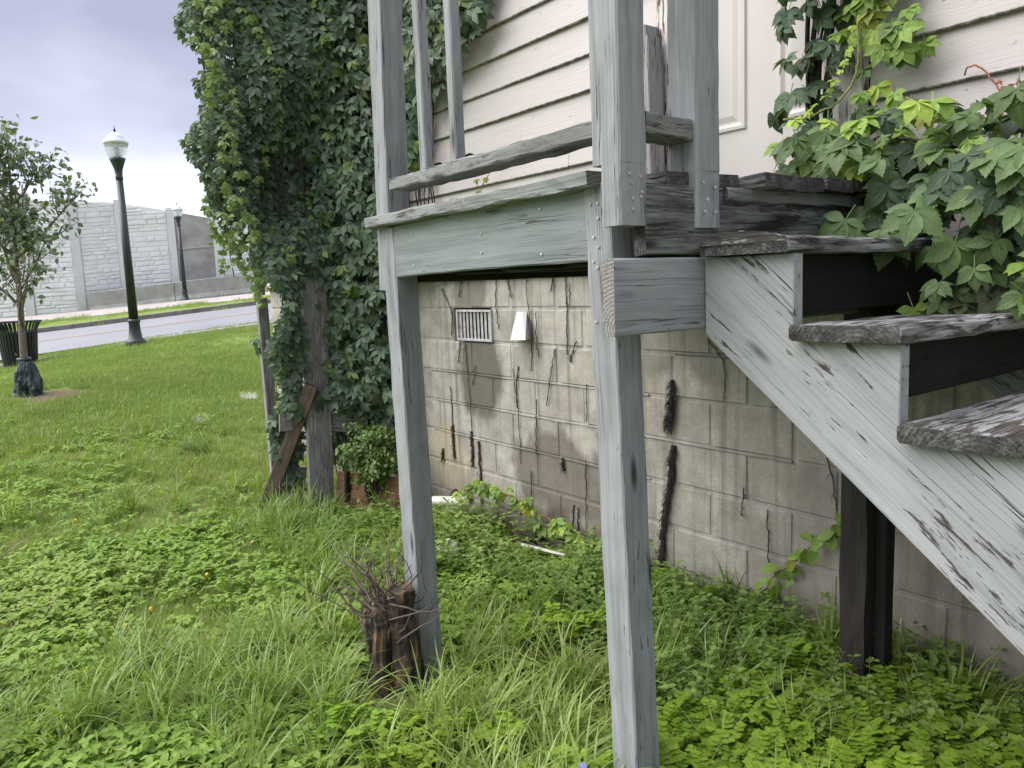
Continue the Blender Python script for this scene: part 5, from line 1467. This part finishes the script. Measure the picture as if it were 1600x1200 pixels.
turf_t = [tmpl_obj(*turf(15, .075, .0036, .028), M_turf) for _ in range(6)]
turf_far = [tmpl_obj(*turf(26, .075, .006, .07, n=2), M_turf) for _ in range(5)]
P = ok_ground(wedge(48000, 1.4, 9.5, .85, -44, 50)); k = (P[:, 1] < 1.75) | (P[:, 0] < -5.6); P = P[k]
mass('lawn_grass', turf_t, with_z(P), rng.uniform(.6, 1.15, len(P)) * (1 + .42 * np.clip(fbm(P, 1.1, 3), -.9, 1.6)))
P = ok_ground(wedge(26000, 8.5, 21, .8, -42, 0))
mass('lawn_grass', turf_far, with_z(P), rng.uniform(.6, 1.2, len(P)) * (1 + .25 * fbm(P, .5, 4)))
# verge beyond the road
P = np.array([(a[0] + (b[0] - a[0]) * t_ + random.gauss(0, .3), a[1] + (b[1] - a[1]) * t_ + random.uniform(-1.8, 1.8)) for a, b in zip(ROADF, WALKN) for t_ in rng.uniform(.15, .95, 300)])
zz = np.array([0.0] * len(P)); 
Pz = with_z(P, .06); mass('verge_grass', turf_far, Pz, rng.uniform(.9, 1.8, len(P)))

clov_t = [tmpl_obj(*sprig(8, .075, .024, .018), M_clov) for _ in range(6)]
P = ok_ground(wedge(26000, 1.3, 11.0, .8, -44, 50)); f = fbm(P, 1.1, 5)
k = (f + rng.normal(0, .40, len(P)) > .10 + .8 * np.clip((np.hypot(P[:, 0], P[:, 1]) - 3.4) / 6.0 + rng.normal(0, .35, len(P)), 0, 1)) & ~((P[:, 0] > -1.3) & (P[:, 1] > 1.2) & (rng.random(len(P)) < .6)); P = P[k]
mass('clover_weeds', clov_t, with_z(P), rng.uniform(.65, 1.35, len(P)))
# long arching grass: tufts in drifts
long_t = [tmpl_obj(*turf(26, .30, .0075, .022, (.5, 1.5), 6), M_long) for _ in range(6)]
P1 = ok_ground(wedge(2200, 1.4, 8.0, .8, -44, 50)); f = fbm(P1, 1.6, 9); P1 = P1[f > .45]
hand = []
for (x, y, r, n_) in ((-4.45, 1.75, .35, 22), (-4.8, 1.75, .3, 16), (-3.3, 1.55, .35, 24), (-3.9, 1.7, .35, 16), (-2.75, 1.0, .4, 26), (-2.3, 1.05, .4, 24), (-1.95, 1.30, .35, 26), (-1.75, 1.15, .35, 20), (-1.1, 1.75, .3, 14), (-1.5, 2.1, .25, 8), (-.95, 2.35, .25, 9), (-.6, 2.2, .25, 7), (-2.9, .35, .3, 10), (-3.0, .6, .4, 12), (-5.0, 1.8, .2, 10), (-1.85, 1.6, .3, 12)):
    hand += [(x + random.gauss(0, r * .5), y + random.gauss(0, r * .5)) for _ in range(n_)]
P2 = ok_ground(np.array(hand)); P = np.concatenate([P1, P2])
mass('long_grass', long_t, with_z(P), rng.uniform(.55, 1.15, len(P)), tilt=.22)
# leafy herbs along the wall
herb_t = [tmpl_obj(*upright(6, .17, .034, .026, 5), M_herb) for _ in range(5)]
P = np.column_stack([rng.uniform(-4.5, -.2, 900), 2.60 - np.abs(rng.normal(0, .34, 900))]); f = fbm(P, 1.4, 12)
P = ok_ground(P); k = (fbm(P, 1.4, 12) > -.35) & (((P[:, 0] + 3.05) / .42) ** 2 + ((P[:, 1] - 2.42) / .17) ** 2 > 1); P = P[k]
mass('wall_weeds', herb_t, with_z(P), rng.uniform(.6, 1.3, len(P)) * np.where(np.abs(P[:, 0] + 3.6) < .5, 1.25, 1))
# fern-leaved weeds at the right
pin_t = [tmpl_obj(*pinnate(8, .062, 4, .021, .016), M_pinn) for _ in range(5)]
P = np.column_stack([rng.uniform(-2.3, .2, 2600), rng.uniform(.9, 2.5, 2600)]); P = ok_ground(P)
k = fbm(P, 1.5, 21) > -.1 - .5 * (P[:, 0] > -1.5); P = P[k]
mass('fern_leaved_weeds', pin_t, with_z(P, .02), rng.uniform(.7, 1.3, len(P)))
# dry blades, seed stalks and fallen leaves among the green
M_dry = leaf_mat('dry_blade', 'random', (.20, .155, .085), (.34, .28, .17), .6, .25)
dry_t = [tmpl_obj(*turf(7, .22, .004, .03, (.5, 1.7), 5), M_dry) for _ in range(4)]
P = ok_ground(wedge(420, 1.4, 9.0, .8, -44, 50))
mass('dry_grass', dry_t, with_z(P), rng.uniform(.5, 1.1, len(P)), tilt=.4)
M_seed = leaf_mat('seed_stalk', 'random', (.16, .20, .07), (.30, .30, .14), .5, .3)
def stalk():
    v, f = blade(.30, .0022, .35, random.uniform(0, 6.28), (0, 0), 5)
    parts = [(v, f)]; top = v[-1]
    for k_ in range(7):
        vv, ff = leaflet(.016, .006, .1, .1, 0, 3); parts.append((xf(vv, random.uniform(0, 6.28), .9, (top[0], top[1], top[2] - .008 * k_)), ff))
    return join(parts)
P = ok_ground(wedge(420, 2.2, 16, .9, -44, 25))
mass('seed_stalks', [tmpl_obj(*stalk(), M_seed) for _ in range(4)], with_z(P), rng.uniform(.5, 1.1, len(P)), tilt=.2)
M_litter = leaf_mat('fallen_leaf', 'random', (.06, .042, .028), (.17, .12, .075), .8, .1)
lit_t = [tmpl_obj(*join([(xf(leaflet(.05, .03, .3, .5, 0, 4)[0], random.uniform(0, 6.28), random.uniform(-.3, .3), (random.gauss(0, .03), random.gauss(0, .03), .015)), leaflet(.05, .03, .3, .5, 0, 4)[1]) for _ in range(3)]), M_litter) for _ in range(4)]
P = ok_ground(np.column_stack([rng.uniform(-4.3, -.6, 420), 2.56 - np.abs(rng.normal(0, .22, 420))]))
P = np.concatenate([P, np.column_stack([rng.normal(-3.05, .28, 160), rng.normal(2.42, .10, 160)])])
mass('leaf_litter', lit_t, with_z(P, .01), rng.uniform(.5, 1.2, len(P)), tilt=.5)
# scattered tiny yellow flowers
dv, df = [], []
dm = MB(); dm.lathe([(.002, .05), (.006, .068), (.005, .072), (.002, .073)], (0, 0, 0), 6)
P = ok_ground(wedge(70, 3, 15, .8, -44, 5))
mass('yellow_flowers', [tmpl_obj(dm.v, dm.f, M_dot)], with_z(P), rng.uniform(.8, 1.5, len(P)))
# boxwood-like shrub at the screen foot
bush = thing('shrub', (-4.75, 2.35, 0), 'small bright green shrub at the screen foot beside the left post', 'shrub')
bl = []
for _ in range(4):
    v, f = leaflet(.032, .021, .2, .2, 0, 3); bl.append((np.array(v), f))
n_ = 2300
u = rng.normal(0, 1, (n_, 3)); u /= np.linalg.norm(u, axis=1, keepdims=True); r_ = rng.uniform(.45, 1.08, n_) ** .6
lump = 1 + .28 * np.sin(u[:, 0] * 5 + 1) * np.sin(u[:, 2] * 6) + .15 * np.sin(u[:, 1] * 11)
bp = np.array([-4.70, 2.33, .40]) + u * (r_ * lump)[:, None] * np.array([.19, .19, .20])
tn = np.array([.12, .19, .05])[None] * rng.uniform(.6, 1.5, (n_, 1))
fm = scatter('foliage', bl, bp, orient(u * .7 + np.array([.1, -.1, .5]), np.array([.3, -.3, -.3]), .5, n_), rng.uniform(.7, 1.3, n_), tn, M_creeper_a)
o = link(bpy.data.objects.new('foliage', fm), bush); o['kind'] = 'stuff'
m = MB()
for i in range(14):
    a = random.uniform(0, 6.28); e = bp[random.randrange(n_)]
    m.tube(spline([(-4.72, 2.33, -.05), (-4.72 + .05 * math.cos(a), 2.33 + .05 * math.sin(a), .2), tuple(e)], 4), [.006] * 5 + [.004] * 4, 4)
m.build('stems', M_vine, bush)
